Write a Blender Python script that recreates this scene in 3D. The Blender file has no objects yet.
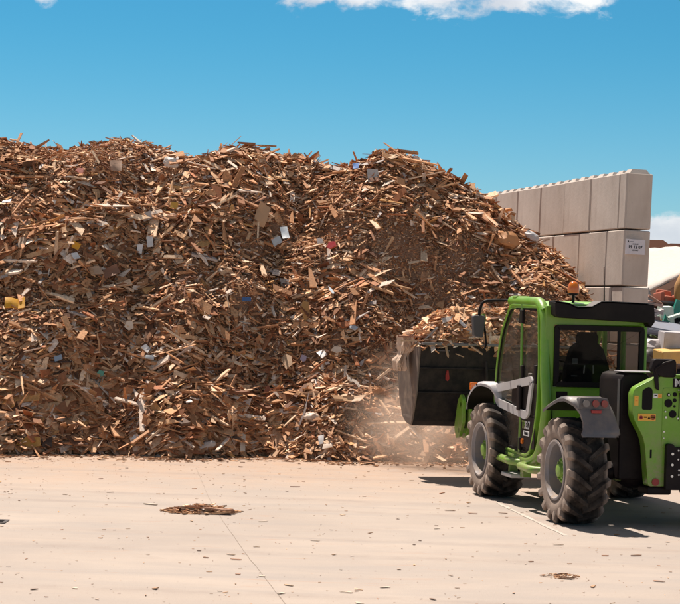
import bpy, bmesh, math, random
import numpy as np
from mathutils import Vector, Matrix, noise as mnoise
random.seed(7); rng = np.random.default_rng(11)
C = bpy.context.scene.collection
sc = bpy.context.scene
R = math.radians
PI = math.pi

# ------------------------------------------------------------------ tags / linking
def tag(o, label=None, cat=None, group=None, kind=None):
    if label: o['label'] = label
    if cat: o['category'] = cat
    if group: o['group'] = group
    if kind: o['kind'] = kind
    return o

def empty(name, loc=(0, 0, 0), rz=0.0):
    o = bpy.data.objects.new(name, None); C.objects.link(o)
    o.location = loc; o.rotation_euler = (0, 0, rz); o.empty_display_size = 0.3
    return o

def finish(me, smooth=35):
    if smooth:
        me.shade_smooth()
        me.set_sharp_from_angle(angle=R(smooth))

def obj(name, bm, mats, parent=None, smooth=35, bevel=0.0, seg=2):
    bmesh.ops.recalc_face_normals(bm, faces=bm.faces[:])
    me = bpy.data.meshes.new(name); bm.to_mesh(me); bm.free()
    if not isinstance(mats, (list, tuple)): mats = [mats]
    for m in mats: me.materials.append(m)
    o = bpy.data.objects.new(name, me); C.objects.link(o)
    if parent: o.parent = parent
    if bevel > 0:
        b = o.modifiers.new('bevel', 'BEVEL'); b.width = bevel; b.segments = seg
        b.limit_method = 'ANGLE'; b.angle_limit = R(32)
        me.shade_smooth()
        w = o.modifiers.new('wn', 'WEIGHTED_NORMAL'); w.keep_sharp = False
    else:
        finish(me, smooth)
    return o

# ------------------------------------------------------------------ shapes
def nb(): return bmesh.new()

def box(bm, x0, x1, y0, y1, z0, z1, mi=0, M=None):
    ret = bmesh.ops.create_cube(bm, size=1.0)
    vs = ret['verts']
    bmesh.ops.scale(bm, vec=(x1-x0, y1-y0, z1-z0), verts=vs)
    bmesh.ops.translate(bm, vec=((x0+x1)/2, (y0+y1)/2, (z0+z1)/2), verts=vs)
    if M is not None: bmesh.ops.transform(bm, matrix=M, verts=vs)
    for f in {f for v in vs for f in v.link_faces}: f.material_index = mi
    return vs

def prism(bm, pts, a, b, axis='x', mi=0, hole=None):
    """extrude a 2-D outline (list of pairs) from a to b along axis; pairs are the two other axes in order"""
    def P(p, t):
        if axis == 'x': return (t, p[0], p[1])
        if axis == 'y': return (p[0], t, p[1])
        return (p[0], p[1], t)
    fs = []
    if hole is None:
        va = [bm.verts.new(P(p, a)) for p in pts]; vb = [bm.verts.new(P(p, b)) for p in pts]
        fs.append(bm.faces.new(va)); fs.append(bm.faces.new(vb[::-1]))
        n = len(pts)
        for i in range(n):
            fs.append(bm.faces.new((va[i], va[(i+1) % n], vb[(i+1) % n], vb[i])))
    else:
        n = len(pts)
        oa = [bm.verts.new(P(p, a)) for p in pts]; ob = [bm.verts.new(P(p, b)) for p in pts]
        ia = [bm.verts.new(P(p, a)) for p in hole]; ib = [bm.verts.new(P(p, b)) for p in hole]
        for i in range(n):
            j = (i+1) % n
            fs.append(bm.faces.new((oa[i], oa[j], ia[j], ia[i])))
            fs.append(bm.faces.new((ob[i], ib[i], ib[j], ob[j])))
            fs.append(bm.faces.new((oa[i], ob[i], ob[j], oa[j])))
            fs.append(bm.faces.new((ia[i], ia[j], ib[j], ib[i])))
    for f in fs: f.material_index = mi

def inset(pts, d):
    c = np.mean(np.array(pts), axis=0); out = []
    n = len(pts); A = np.array(pts, float)
    area = sum(A[i][0]*A[(i+1) % n][1]-A[(i+1) % n][0]*A[i][1] for i in range(n))
    s = 1 if area > 0 else -1
    for i in range(n):
        p0, p1, p2 = A[i-1], A[i], A[(i+1) % n]
        e1 = (p1-p0)/np.linalg.norm(p1-p0); e2 = (p2-p1)/np.linalg.norm(p2-p1)
        n1 = np.array([-e1[1], e1[0]])*s; n2 = np.array([-e2[1], e2[0]])*s
        m = n1+n2; m = m/max(np.dot(m, n1), 0.35)
        out.append(tuple(p1+m*d))
    return out

def roundpoly(pts, r, k=4):
    out = []; n = len(pts)
    for i in range(n):
        p0, p1, p2 = [Vector(pts[(i+q) % n]) for q in (-1, 0, 1)]
        rr = min(r, (p1-p0).length*0.45, (p2-p1).length*0.45)
        a = p1+(p0-p1).normalized()*rr; b = p1+(p2-p1).normalized()*rr
        for q in range(k+1):
            t = q/k
            out.append(tuple(a*(1-t)**2+p1*2*t*(1-t)+b*t*t))
    return out

def tube(bm, pts, r, n=10, mi=0, closed=False, cap=True, flat=None):
    pts = [Vector(p) for p in pts]; rings = []; N = len(pts)
    up = Vector((0, 0, 1))
    prev = None
    for i, p in enumerate(pts):
        if closed: t = (pts[(i+1) % N]-pts[i-1]).normalized()
        elif i == 0: t = (pts[1]-p).normalized()
        elif i == N-1: t = (p-pts[i-1]).normalized()
        else: t = ((pts[i+1]-p).normalized()+(p-pts[i-1]).normalized()).normalized()
        if prev is None:
            u = t.cross(up) if abs(t.z) < 0.95 else t.cross(Vector((1, 0, 0)))
        else: u = prev - t*prev.dot(t)
        u.normalize(); prev = u; v = t.cross(u)
        rad = r[i] if isinstance(r, (list, tuple)) else r
        rings.append([bm.verts.new(p+(u*math.cos(2*PI*k/n)+v*math.sin(2*PI*k/n))*rad) for k in range(n)])
    for i in range(N if closed else N-1):
        a, b = rings[i], rings[(i+1) % N]
        for k in range(n):
            f = bm.faces.new((a[k], a[(k+1) % n], b[(k+1) % n], b[k])); f.material_index = mi
    if cap and not closed:
        bm.faces.new(rings[0][::-1]).material_index = mi; bm.faces.new(rings[-1]).material_index = mi

def smooth_path(pts, r=0.06, k=5):
    out = [Vector(pts[0])]
    for i in range(1, len(pts)-1):
        p0, p1, p2 = Vector(pts[i-1]), Vector(pts[i]), Vector(pts[i+1])
        rr = min(r, (p1-p0).length*.48, (p2-p1).length*.48)
        a = p1+(p0-p1).normalized()*rr; b = p1+(p2-p1).normalized()*rr
        for q in range(k+1):
            t = q/k; out.append(a*(1-t)**2+p1*2*t*(1-t)+b*t*t)
    out.append(Vector(pts[-1])); return out

def cyl(bm, c, r, h, axis='z', n=20, mi=0, r2=None):
    ret = bmesh.ops.create_cone(bm, cap_ends=True, segments=n, radius1=r, radius2=r if r2 is None else r2, depth=h)
    vs = ret['verts']
    if axis == 'x': M = Matrix.Rotation(PI/2, 4, 'Y')
    elif axis == 'y': M = Matrix.Rotation(-PI/2, 4, 'X')
    else: M = Matrix.Identity(4)
    bmesh.ops.transform(bm, matrix=Matrix.Translation(c) @ M, verts=vs)
    for f in {f for v in vs for f in v.link_faces}: f.material_index = mi

def lathe_x(bm, prof, n=56, mi=0):
    """prof: (x, r) pairs turned about the x axis"""
    rings = []
    for x, r in prof:
        rings.append([bm.verts.new((x, r*math.cos(2*PI*k/n), r*math.sin(2*PI*k/n))) for k in range(n)])
    for i in range(len(prof)-1):
        for k in range(n):
            f = bm.faces.new((rings[i][k], rings[i][(k+1) % n], rings[i+1][(k+1) % n], rings[i+1][k])); f.material_index = mi

def text(name, s, size, mat, parent, loc, rot, bold=0.0, align='CENTER', extr=0.0015, sx=1.0):
    cu = bpy.data.curves.new(name, 'FONT'); cu.body = s; cu.size = size; cu.extrude = extr; cu.offset = bold
    cu.align_x = align; cu.align_y = 'CENTER'; cu.resolution_u = 3
    t = bpy.data.objects.new(name, cu); C.objects.link(t)
    bpy.context.view_layer.update()
    me = bpy.data.meshes.new_from_object(t.evaluated_get(bpy.context.evaluated_depsgraph_get()))
    bpy.data.objects.remove(t); me.name = name
    me.materials.clear(); me.materials.append(mat)
    o = bpy.data.objects.new(name, me); C.objects.link(o); o.parent = parent
    o.location = loc; o.rotation_euler = rot; o.scale = (sx, 1, 1)
    return o

# ------------------------------------------------------------------ materials
class NT:
    def __init__(s, m):
        s.t = m.node_tree; s.t.nodes.clear()
    def n(s, typ, **kw):
        nd = s.t.nodes.new(typ)
        for k, v in kw.items():
            if k in nd.inputs.keys() if isinstance(k, str) and not hasattr(nd, k) else False: nd.inputs[k].default_value = v
            else: setattr(nd, k, v)
        return nd
    def l(s, a, b): s.t.links.new(a, b)

def ramp(nt, fac, stops, interp='LINEAR'):
    r = nt.n('ShaderNodeValToRGB'); cr = r.color_ramp; cr.interpolation = interp
    while len(cr.elements) < len(stops): cr.elements.new(0.5)
    for e, (p, c) in zip(cr.elements, stops):
        e.position = p; e.color = (c[0], c[1], c[2], 1) if isinstance(c, (tuple, list)) else (c, c, c, 1)
    nt.l(fac, r.inputs[0]); return r.outputs[0]

def noise(nt, scale, detail=4, rough=.55, vec=None, dist=0.0):
    t = nt.n('ShaderNodeTexNoise'); t.inputs['Scale'].default_value = scale; t.inputs['Detail'].default_value = detail
    t.inputs['Roughness'].default_value = rough; t.inputs['Distortion'].default_value = dist
    if vec is not None: nt.l(vec, t.inputs['Vector'])
    return t.outputs['Fac']

def mix(nt, fac, a, b, mode='MIX'):
    m = nt.n('ShaderNodeMix', data_type='RGBA', blend_type=mode)
    for sock, val in ((m.inputs[0], fac), (m.inputs[6], a), (m.inputs[7], b)):
        if isinstance(val, (int, float)): sock.default_value = val
        elif isinstance(val, (tuple, list)): sock.default_value = (*val[:3], 1)
        else: nt.l(val, sock)
    return m.outputs[2]

def new(name):
    m = bpy.data.materials.new(name); m.use_nodes = True
    nt = NT(m); out = nt.n('ShaderNodeOutputMaterial')
    return m, nt, out

def coord(nt, kind='Object', scale=(1, 1, 1), rot=(0, 0, 0)):
    tc = nt.n('ShaderNodeTexCoord'); mp = nt.n('ShaderNodeMapping')
    mp.inputs['Scale'].default_value = scale; mp.inputs['Rotation'].default_value = rot
    nt.l(tc.outputs[kind], mp.inputs[0]); return mp.outputs[0]

def principled(nt, out, col, rough=.6, metal=0.0, bump=None, bstr=.3, bdist=.01, coat=0.0, spec=.5):
    p = nt.n('ShaderNodeBsdfPrincipled')
    if isinstance(col, (tuple, list)): p.inputs['Base Color'].default_value = (*col[:3], 1)
    else: nt.l(col, p.inputs['Base Color'])
    if isinstance(rough, (int, float)): p.inputs['Roughness'].default_value = rough
    else: nt.l(rough, p.inputs['Roughness'])
    p.inputs['Metallic'].default_value = metal; p.inputs['Coat Weight'].default_value = coat
    p.inputs['Specular IOR Level'].default_value = spec
    if bump is not None:
        b = nt.n('ShaderNodeBump'); b.inputs['Strength'].default_value = bstr; b.inputs['Distance'].default_value = bdist
        nt.l(bump, b.inputs['Height']); nt.l(b.outputs[0], p.inputs['Normal'])
    nt.l(p.outputs[0], out.inputs[0]); return p

DUST = (.42, .31, .22)
def paint(name, col, rough=.35, dirt=.35, metal=0.0, coat=0.2, dscale=3.0, lo=.45, hi=.75, spec=.5, splash=False):
    m, nt, out = new(name); v = coord(nt)
    n1 = noise(nt, dscale, 8, .65, v); n2 = noise(nt, dscale*9, 6, .6, v)
    f = ramp(nt, n1, [(lo, 0.05), (hi, 1)])
    geo = nt.n('ShaderNodeNewGeometry'); sep = nt.n('ShaderNodeSeparateXYZ'); nt.l(geo.outputs['Normal'], sep.inputs[0])
    up = nt.n('ShaderNodeMath', operation='MULTIPLY_ADD', use_clamp=True); nt.l(sep.outputs[2], up.inputs[0]); up.inputs[1].default_value = .4; up.inputs[2].default_value = .6
    mm = nt.n('ShaderNodeMath', operation='MULTIPLY'); nt.l(f, mm.inputs[0]); nt.l(up.outputs[0], mm.inputs[1])
    m2 = nt.n('ShaderNodeMath', operation='MULTIPLY'); nt.l(mm.outputs[0], m2.inputs[0]); m2.inputs[1].default_value = dirt
    c = mix(nt, m2.outputs[0], mix(nt, ramp(nt, n2, [(.3, 0), (.7, .25)]), col, tuple(x*.7 for x in col)), DUST)
    if splash:   # dried mud thrown up by the wheels: thickest low down, broken up in spatters
        sz = nt.n('ShaderNodeSeparateXYZ'); nt.l(v, sz.inputs[0])
        hz = ramp(nt, sz.outputs[2], [(.35, 1), (1.0, .22), (1.35, .05)])
        sp = nt.n('ShaderNodeMath', operation='MULTIPLY'); nt.l(hz, sp.inputs[0]); nt.l(ramp(nt, noise(nt, 11, 9, .75, v), [(.40, 0), (.62, .85)]), sp.inputs[1])
        c = mix(nt, sp.outputs[0], c, (.30, .215, .15))
        scn = noise(nt, 5, 3, .5, coord(nt, 'Object', (9, 1.2, 9), (.2, .1, 0)), 1.5)
        c = mix(nt, ramp(nt, scn, [(.70, 0), (.715, .35), (.73, 0)]), c, (.30, .30, .22))
    r = nt.n('ShaderNodeMath', operation='MULTIPLY_ADD', use_clamp=True); nt.l(m2.outputs[0], r.inputs[0]); r.inputs[1].default_value = .6; r.inputs[2].default_value = rough
    principled(nt, out, c, r.outputs[0], metal, n2, .05, .004, coat, spec)
    return m

M = {}
M['green'] = paint('green_paint', (.135, .350, .004), .34, .38, lo=.36, hi=.72, dscale=4, splash=True)
M['black'] = paint('black_paint', (.010, .006, .007), .55, .05, coat=0, spec=.18)
M['bucket_back'] = paint('bucket_black_steel', (.012, .011, .013), .6, .28, coat=0, dscale=6, spec=.2, lo=.4, hi=.9)
M['bucket_side'] = paint('bucket_scuffed_steel', (.12, .095, .085), .55, .75, dscale=5)
M['darkgrey'] = paint('dark_grey_plastic', (.07, .066, .074), .45, .25)
M['fender_pale'] = paint('grey_plastic', (.085, .08, .092), .42, .45)
M['fender_white'] = paint('pale_grey_plastic', (.42, .40, .42), .45, .3)
M['silver'] = paint('silver_trim', (.50, .48, .49), .35, .2)
M['steel'] = paint('wheel_steel', (.20, .20, .235), .5, .75, metal=.1, dscale=5, lo=.35, hi=.6)
M['hubgreen'] = paint('hub_green', (.20, .36, .05), .5, .5, dscale=9)
M['chrome'] = paint('bright_bolt', (.7, .68, .66), .3, .1, metal=.6)
M['white'] = paint('white_print', (.75, .74, .74), .5, .1)
M['yellow'] = paint('yellow_decal', (.80, .42, .04), .5, .1)
M['orangedec'] = paint('orange_decal', (.80, .22, .02), .5, .1)
M['redmark'] = paint('red_mark', (.30, .012, .012), .5, .1)
M['blackink'] = paint('black_ink', (.010, .008, .009), .7, .0, coat=0, spec=.15)
M['seat'] = paint('seat_fabric', (.012, .009, .010), .9, .03, coat=0, spec=.15)
M['panel'] = paint('grey_control_panel', (.25, .25, .26), .6, .1)

def lens(name, col, trans=.3):
    m, nt, out = new(name)
    p = principled(nt, out, col, .18, 0, coat=.5); p.inputs['Transmission Weight'].default_value = trans
    return m
M['redlens'] = lens('red_lens', (.26, .010, .010)); M['amber'] = lens('amber_lens', (.85, .20, .01), .35); M['clearlens'] = lens('clear_lens', (.20, .18, .18))

def glass(name, tint=(.75, .72, .68), dirt=.12, refl=.3):
    m, nt, out = new(name)
    tr = nt.n('ShaderNodeBsdfTransparent'); tr.inputs[0].default_value = (*tint, 1)
    gl = nt.n('ShaderNodeBsdfGlossy'); gl.inputs['Roughness'].default_value = .03; gl.inputs[0].default_value = (refl, refl, refl, 1)
    df = nt.n('ShaderNodeBsdfDiffuse'); df.inputs[0].default_value = (.45, .38, .32, 1)
    lw = nt.n('ShaderNodeLayerWeight'); lw.inputs[0].default_value = .5
    pw = nt.n('ShaderNodeMath', operation='POWER'); nt.l(lw.outputs['Facing'], pw.inputs[0]); pw.inputs[1].default_value = 4.0
    fr = nt.n('ShaderNodeMath', operation='MULTIPLY_ADD'); nt.l(pw.outputs[0], fr.inputs[0]); fr.inputs[1].default_value = .6; fr.inputs[2].default_value = .04
    v = coord(nt); nz = ramp(nt, noise(nt, 4, 6, .65, v), [(.35, dirt*.3), (.75, dirt)])
    m1 = nt.n('ShaderNodeMixShader'); nt.l(fr.outputs[0], m1.inputs[0]); nt.l(tr.outputs[0], m1.inputs[1]); nt.l(gl.outputs[0], m1.inputs[2])
    m2 = nt.n('ShaderNodeMixShader'); nt.l(nz, m2.inputs[0]); nt.l(m1.outputs[0], m2.inputs[1]); nt.l(df.outputs[0], m2.inputs[2])
    nt.l(m2.outputs[0], out.inputs[0]); return m
M['glass'] = glass('cab_glass', (.90, .88, .86), .10, .45)
M['rearglass'] = glass('rear_glass', (.74, .73, .72), .02, .12)

def rubber():
    m, nt, out = new('tyre_rubber'); v = coord(nt)
    # dried dust: more on the sidewall (large |x|) and lug tops, less in the grooves
    sep = nt.n('ShaderNodeSeparateXYZ'); nt.l(v, sep.inputs[0])
    y2 = nt.n('ShaderNodeMath', operation='POWER'); nt.l(sep.outputs[1], y2.inputs[0]); y2.inputs[1].default_value = 2
    z2 = nt.n('ShaderNodeMath', operation='POWER'); nt.l(sep.outputs[2], z2.inputs[0]); z2.inputs[1].default_value = 2
    s = nt.n('ShaderNodeMath', operation='ADD'); nt.l(y2.outputs[0], s.inputs[0]); nt.l(z2.outputs[0], s.inputs[1])
    rr = nt.n('ShaderNodeMath', operation='SQRT'); nt.l(s.outputs[0], rr.inputs[0])
    ax = nt.n('ShaderNodeMath', operation='ABSOLUTE'); nt.l(sep.outputs[0], ax.inputs[0])
    side = ramp(nt, ax.outputs[0], [(.155, 0), (.20, 1)])
    n1 = noise(nt, 7, 8, .7, v); n2 = noise(nt, 40, 5, .6, v)
    base = mix(nt, ramp(nt, n1, [(.4, 0), (.75, 1)]), (.018, .014, .013), (.105, .083, .070))
    sidec = mix(nt, ramp(nt, n1, [(.3, 0), (.7, 1)]), (.19, .145, .12), (.34, .265, .22))
    c = mix(nt, side, base, sidec)
    principled(nt, out, c, .85, 0, n2, .3, .006, spec=.25)
    return m
M['rubber'] = rubber()

def concrete_wall():
    m, nt, out = new('cast_concrete'); v = coord(nt, 'Object')
    oi = nt.n('ShaderNodeObjectInfo')
    n1 = noise(nt, 1.7, 7, .6, v); n2 = noise(nt, 22, 6, .65, v); n3 = noise(nt, 5, 6, .6, coord(nt, 'Object', (1, 1, .18)))
    c = mix(nt, ramp(nt, n1, [(.3, 0), (.7, 1)]), (.49, .425, .38), (.60, .53, .48))
    c = mix(nt, ramp(nt, n3, [(.5, 0), (.8, .3)]), c, (.26, .19, .15))
    c = mix(nt, ramp(nt, oi.outputs['Random'], [(0, .0), (1, .22)]), c, (.36, .29, .25))
    c = mix(nt, ramp(nt, n2, [(.62, 0), (.75, .35)]), c, (.20, .16, .14))
    principled(nt, out, c, .9, 0, n2, .25, .01, spec=.25)
    return m
M['concrete'] = concrete_wall()

def ground_mat():
    m, nt, out = new('dusty_concrete_yard'); v = coord(nt, 'Object')
    v2 = coord(nt, 'Object', (.35, 1.6, 1), (0, 0, R(-6)))
    big = noise(nt, .45, 6, .6, v); st = noise(nt, 1.1, 8, .62, v2, .6); fine = noise(nt, 18, 8, .7, v); grit = noise(nt, 90, 3, .6, v)
    c = mix(nt, ramp(nt, big, [(.35, 0), (.65, 1)]), (.365, .305, .265), (.425, .355, .305))
    c = mix(nt, ramp(nt, st, [(.42, 0), (.72, .75)]), c, (.325, .285, .262))
    # dirt that has spread out from the foot of the heap
    sep = nt.n('ShaderNodeSeparateXYZ'); nt.l(v, sep.inputs[0])
    a = nt.n('ShaderNodeMath', operation='MULTIPLY_ADD'); nt.l(big, a.inputs[0]); a.inputs[1].default_value = 7.0; nt.l(sep.outputs[1], a.inputs[2])
    b = nt.n('ShaderNodeMapRange'); nt.l(a.outputs[0], b.inputs[0]); b.inputs[1].default_value = 24.5; b.inputs[2].default_value = 30.0; b.inputs[3].default_value = 0; b.inputs[4].default_value = .85
    f2 = nt.n('ShaderNodeMath', operation='MULTIPLY'); nt.l(b.outputs[0], f2.inputs[0]); nt.l(ramp(nt, noise(nt, 3.5, 8, .7, v), [(.3, .35), (.6, 1)]), f2.inputs[1])
    c = mix(nt, f2.outputs[0], c, (.42, .27, .18))
    # reddish rubbed-in wood dust streaks
    streak = noise(nt, 1.3, 6, .7, coord(nt, 'Object', (.5, 2.2, 1)), 1.0)
    c = mix(nt, ramp(nt, streak, [(.60, 0), (.72, .55)]), c, (.42, .25, .17))
    c = mix(nt, ramp(nt, fine, [(.60, 0), (.78, .4)]), c, (.30, .21, .16))
    c = mix(nt, ramp(nt, grit, [(.66, 0), (.74, .45)]), c, (.26, .17, .12))
    # faint curved tyre tracks: paler and dustier bands with a broken edge
    wvv = nt.n('ShaderNodeTexWave', wave_type='BANDS', bands_direction='Y'); wvv.inputs['Scale'].default_value = .085; wvv.inputs['Distortion'].default_value = 5.0; wvv.inputs['Detail'].default_value = 5; wvv.inputs['Detail Scale'].default_value = .5
    nt.l(coord(nt, 'Object', (.22, 1, 1), (0, 0, R(7))), wvv.inputs['Vector'])
    tf = nt.n('ShaderNodeMath', operation='MULTIPLY'); nt.l(ramp(nt, wvv.outputs['Fac'], [(.62, 0), (.78, .55), (.90, .1)]), tf.inputs[0]); nt.l(ramp(nt, noise(nt, 2.2, 7, .7, v), [(.35, 0), (.62, 1)]), tf.inputs[1])
    c = mix(nt, tf.outputs[0], c, (.29, .235, .205))
    stn = noise(nt, .9, 7, .68, coord(nt, 'Object', (1, 1.3, 1)), .4)
    c = mix(nt, ramp(nt, stn, [(.62, 0), (.70, .30)]), c, (.27, .21, .175))
    h = nt.n('ShaderNodeMath', operation='ADD'); nt.l(fine, h.inputs[0]); nt.l(grit, h.inputs[1])
    principled(nt, out, c, .88, 0, h.outputs[0], .35, .012, spec=.25)
    return m
M['ground'] = ground_mat()

def wood_mat():
    m, nt, out = new('shredded_wood'); at = nt.n('ShaderNodeVertexColor', layer_name='tone')
    v = coord(nt, 'Object'); n1 = noise(nt, 30, 5, .65, v); n2 = noise(nt, 6, 4, .6, v)
    c = mix(nt, ramp(nt, n1, [(.35, .45), (.65, 0)]), at.outputs[0], (.10, .055, .032))
    c = mix(nt, ramp(nt, n2, [(.45, 0), (.75, .25)]), c, (.33, .21, .13))
    principled(nt, out, c, .8, 0, n1, .5, .004, spec=.3)
    return m
M['wood'] = wood_mat()

def fines_mat():
    m, nt, out = new('wood_fines'); v = coord(nt, 'Object')
    n1 = noise(nt, 45, 8, .75, v); n2 = noise(nt, 2.2, 6, .6, v)
    vo = nt.n('ShaderNodeTexVoronoi'); vo.inputs['Scale'].default_value = 26; nt.l(v, vo.inputs['Vector'])
    c = mix(nt, ramp(nt, n1, [(.35, 0), (.65, 1)]), (.34, .18, .11), (.60, .37, .24))
    c = mix(nt, ramp(nt, n2, [(.4, 0), (.7, .5)]), c, (.20, .105, .065))
    h = nt.n('ShaderNodeMath', operation='ADD'); nt.l(n1, h.inputs[0]); nt.l(vo.outputs['Distance'], h.inputs[1])
    principled(nt, out, c, .95, 0, h.outputs[0], .9, .04, spec=.2)
    return m
M['fines'] = fines_mat()

def scrap(name, col, rough=.55, var=.25, bump=.3):
    if name in M: return M[name]
    m, nt, out = new(name); v = coord(nt); n1 = noise(nt, 9, 6, .65, v); n2 = noise(nt, 45, 4, .6, v)
    c = mix(nt, ramp(nt, n1, [(.38, 0), (.7, 1)]), col, tuple(x*(1-var)+d*var*.6 for x, d in zip(col, DUST)))
    c = mix(nt, ramp(nt, n2, [(.6, 0), (.8, .3)]), c, tuple(x*.5 for x in col))
    principled(nt, out, c, rough, 0, n2, bump, .006, spec=.35); M[name] = m
    return m

# ------------------------------------------------------------------ camera
CAMH = 2.16; F = 1900.0; TH = .03
cam = bpy.data.cameras.new('camera'); co = bpy.data.objects.new('camera', cam); C.objects.link(co)
cam.sensor_fit = 'HORIZONTAL'; cam.sensor_width = 36; cam.lens = F/680*36
cam.clip_start = .1; cam.clip_end = 6000
co.location = (0, 0, CAMH)
co.matrix_world = Matrix.Translation((0, 0, CAMH)) @ Matrix.Rotation(PI/2+4/F, 4, 'X') @ Matrix.Rotation(TH, 4, 'Z')
sc.camera = co

def ray(px, py):
    u = px-340; v = py-302
    x = u*math.cos(TH)+v*math.sin(TH); y = -u*math.sin(TH)+v*math.cos(TH)
    return x/F, -(y-4)/F
def on_ground(px, py):
    a, b = ray(px, py); Y = -CAMH/b; return a*Y, Y
def at(px, py, Y):
    a, b = ray(px, py); return Vector((a*Y, Y, CAMH+b*Y))

# ------------------------------------------------------------------ light and sky
sun_dir = Vector((-.27, .45, 1.0)).normalized()
SE = math.asin(sun_dir.z); AZ = math.atan2(sun_dir.x, sun_dir.y)
L = bpy.data.lights.new('sun', 'SUN'); L.energy = 5.0; L.angle = R(.5); L.color = (1, .90, .79)
so = bpy.data.objects.new('sun', L); C.objects.link(so)
so.rotation_euler = (-sun_dir).to_track_quat('-Z', 'Y').to_euler()
so.location = (0, 0, 30)
w = bpy.data.worlds.new('World'); sc.world = w; w.use_nodes = True
nt = NT(w); out = nt.n('ShaderNodeOutputWorld'); bg = nt.n('ShaderNodeBackground'); nt.l(bg.outputs[0], out.inputs[0])
sky = nt.n('ShaderNodeTexSky', sky_type='NISHITA'); sky.sun_disc = False
sky.sun_elevation = SE; sky.sun_rotation = AZ; sky.altitude = 0; sky.air_density = 1.0; sky.dust_density = 0.0; sky.ozone_density = 3.0
bg.inputs[1].default_value = .062
tc = nt.n('ShaderNodeTexCoord'); sep = nt.n('ShaderNodeSeparateXYZ'); nt.l(tc.outputs['Generated'], sep.inputs[0])
def mth(op, a, b=None, c=None, clamp=False):
    m = nt.n('ShaderNodeMath', operation=op, use_clamp=clamp)
    for i, v in enumerate((a, b, c)):
        if v is None: continue
        if isinstance(v, (int, float)): m.inputs[i].default_value = v
        else: nt.l(v, m.inputs[i])
    return m.outputs[0]
def sstep(x, a, b):
    m = nt.n('ShaderNodeMapRange', interpolation_type='SMOOTHSTEP'); nt.l(x, m.inputs[0])
    m.inputs[1].default_value = a; m.inputs[2].default_value = b; return m.outputs[0]
az = mth('ARCTAN2', sep.outputs[0], sep.outputs[1]); el = sep.outputs[2]
cmb = nt.n('ShaderNodeCombineXYZ'); nt.l(az, cmb.inputs[0]); nt.l(mth('MULTIPLY', el, 1.7), cmb.inputs[1])
cn = noise(nt, 34, 9, .60, cmb.outputs[0], .3); cn2 = noise(nt, 11, 6, .55, cmb.outputs[0])
# cloud bank above the frame's top: from az -.045 to .16, its lower edge near elevation .15
m1 = mth('MULTIPLY', sstep(az, -.075, -.03), mth('SUBTRACT', 1.0, sstep(az, .135, .165)))
d1 = mth('MULTIPLY', mth('MULTIPLY', m1, sstep(el, .134, .182)), 1.35)
# low cloud at the right horizon
m2 = mth('MULTIPLY', sstep(az, .140, .162), mth('SUBTRACT', 1.0, sstep(el, .040, .060)))
d2 = mth('MULTIPLY', mth('MULTIPLY', m2, sstep(el, .030, .036)), 1.9)
# small wisp at upper left and general fair-weather clouds high up
d3 = mth('MULTIPLY', mth('MULTIPLY', sstep(az, -.172, -.160), mth('SUBTRACT', 1.0, sstep(az, -.156, -.146))), mth('MULTIPLY', sstep(el, .138, .155), .85))
d4 = mth('MULTIPLY', sstep(el, .24, .40), .55)
d = mth('MAXIMUM', mth('MAXIMUM', d1, d2), mth('MAXIMUM', d3, d4))
dens = mth('ADD', d, mth('MULTIPLY', mth('SUBTRACT', cn, .5), 2.2))
cl = mth('MULTIPLY', sstep(dens, .46, .92), mth('MINIMUM', mth('MULTIPLY', d, 3.0), 1.0))
skyc = mix(nt, 1.0, sky.outputs[0], mix(nt, sstep(el, .18, .50), mix(nt, sstep(el, 0, .16), (.58, .85, 1.04), (.24, .76, .92)), (.50, .36, .29)), 'MULTIPLY')  # upper sky, out of frame, is tinted brown to cut blue fill light
cloudc = mix(nt, sstep(cn2, .38, .62), (7.2, 7.6, 8.3), (11.2, 11.1, 10.9))
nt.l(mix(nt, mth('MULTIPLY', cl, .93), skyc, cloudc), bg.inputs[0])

sc.view_settings.view_transform = 'Standard'; sc.view_settings.look = 'None'
sc.view_settings.exposure = 0.60; sc.view_settings.gamma = 1.0
sc.cycles.max_bounces = 6; sc.cycles.transparent_max_bounces = 12; sc.cycles.volume_bounces = 1

# ------------------------------------------------------------------ ground
bm = nb(); S = 3000
NX = 60
vs = [[bm.verts.new((x, y, 0)) for x in (-S, -60, -20, 20, 60, S)] for y in (-S, -10, 20, 60, 200, S)]
for i in range(5):
    for j in range(5): bm.faces.new((vs[i][j], vs[i][j+1], vs[i+1][j+1], vs[i+1][j]))
tag(obj('ground', bm, M['ground'], smooth=0), kind='structure')

def strip_mesh(pts, widths, z, rag=.2, seed=1):
    r = random.Random(seed); bm = nb(); L_, R_ = [], []
    for i, p in enumerate(pts):
        p = Vector((p[0], p[1], 0)); q = pts[min(i+1, len(pts)-1)]; o = pts[max(i-1, 0)]
        t = Vector((q[0]-o[0], q[1]-o[1], 0)).normalized(); n = Vector((-t.y, t.x, 0))
        wd = widths if isinstance(widths, (int, float)) else widths[i]
        L_.append(bm.verts.new(p+n*wd*.5*(1+r.uniform(-rag, rag))+Vector((0, 0, z)))); R_.append(bm.verts.new(p-n*wd*.5*(1+r.uniform(-rag, rag))+Vector((0, 0, z))))
    for i in range(len(pts)-1): bm.faces.new((L_[i], L_[i+1], R_[i+1], R_[i]))
    return bm
def wander(a, b, n, amp, seed):
    r = random.Random(seed); out = []
    for i in range(n+1):
        t = i/n; out.append((a[0]*(1-t)+b[0]*t+r.uniform(-amp, amp), a[1]*(1-t)+b[1]*t+r.uniform(-amp, amp)))
    return out
g1 = on_ground(196, 468); g2 = on_ground(212, 505); g3 = on_ground(243, 550); g4 = on_ground(288, 608)
pp = wander(g1, g2, 20, .004, 1)+wander(g2, g3, 24, .004, 2)[1:]+wander(g3, g4, 16, .004, 3)[1:]
mj = scrap('joint_dark', (.27, .215, .18), .9)
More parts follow.
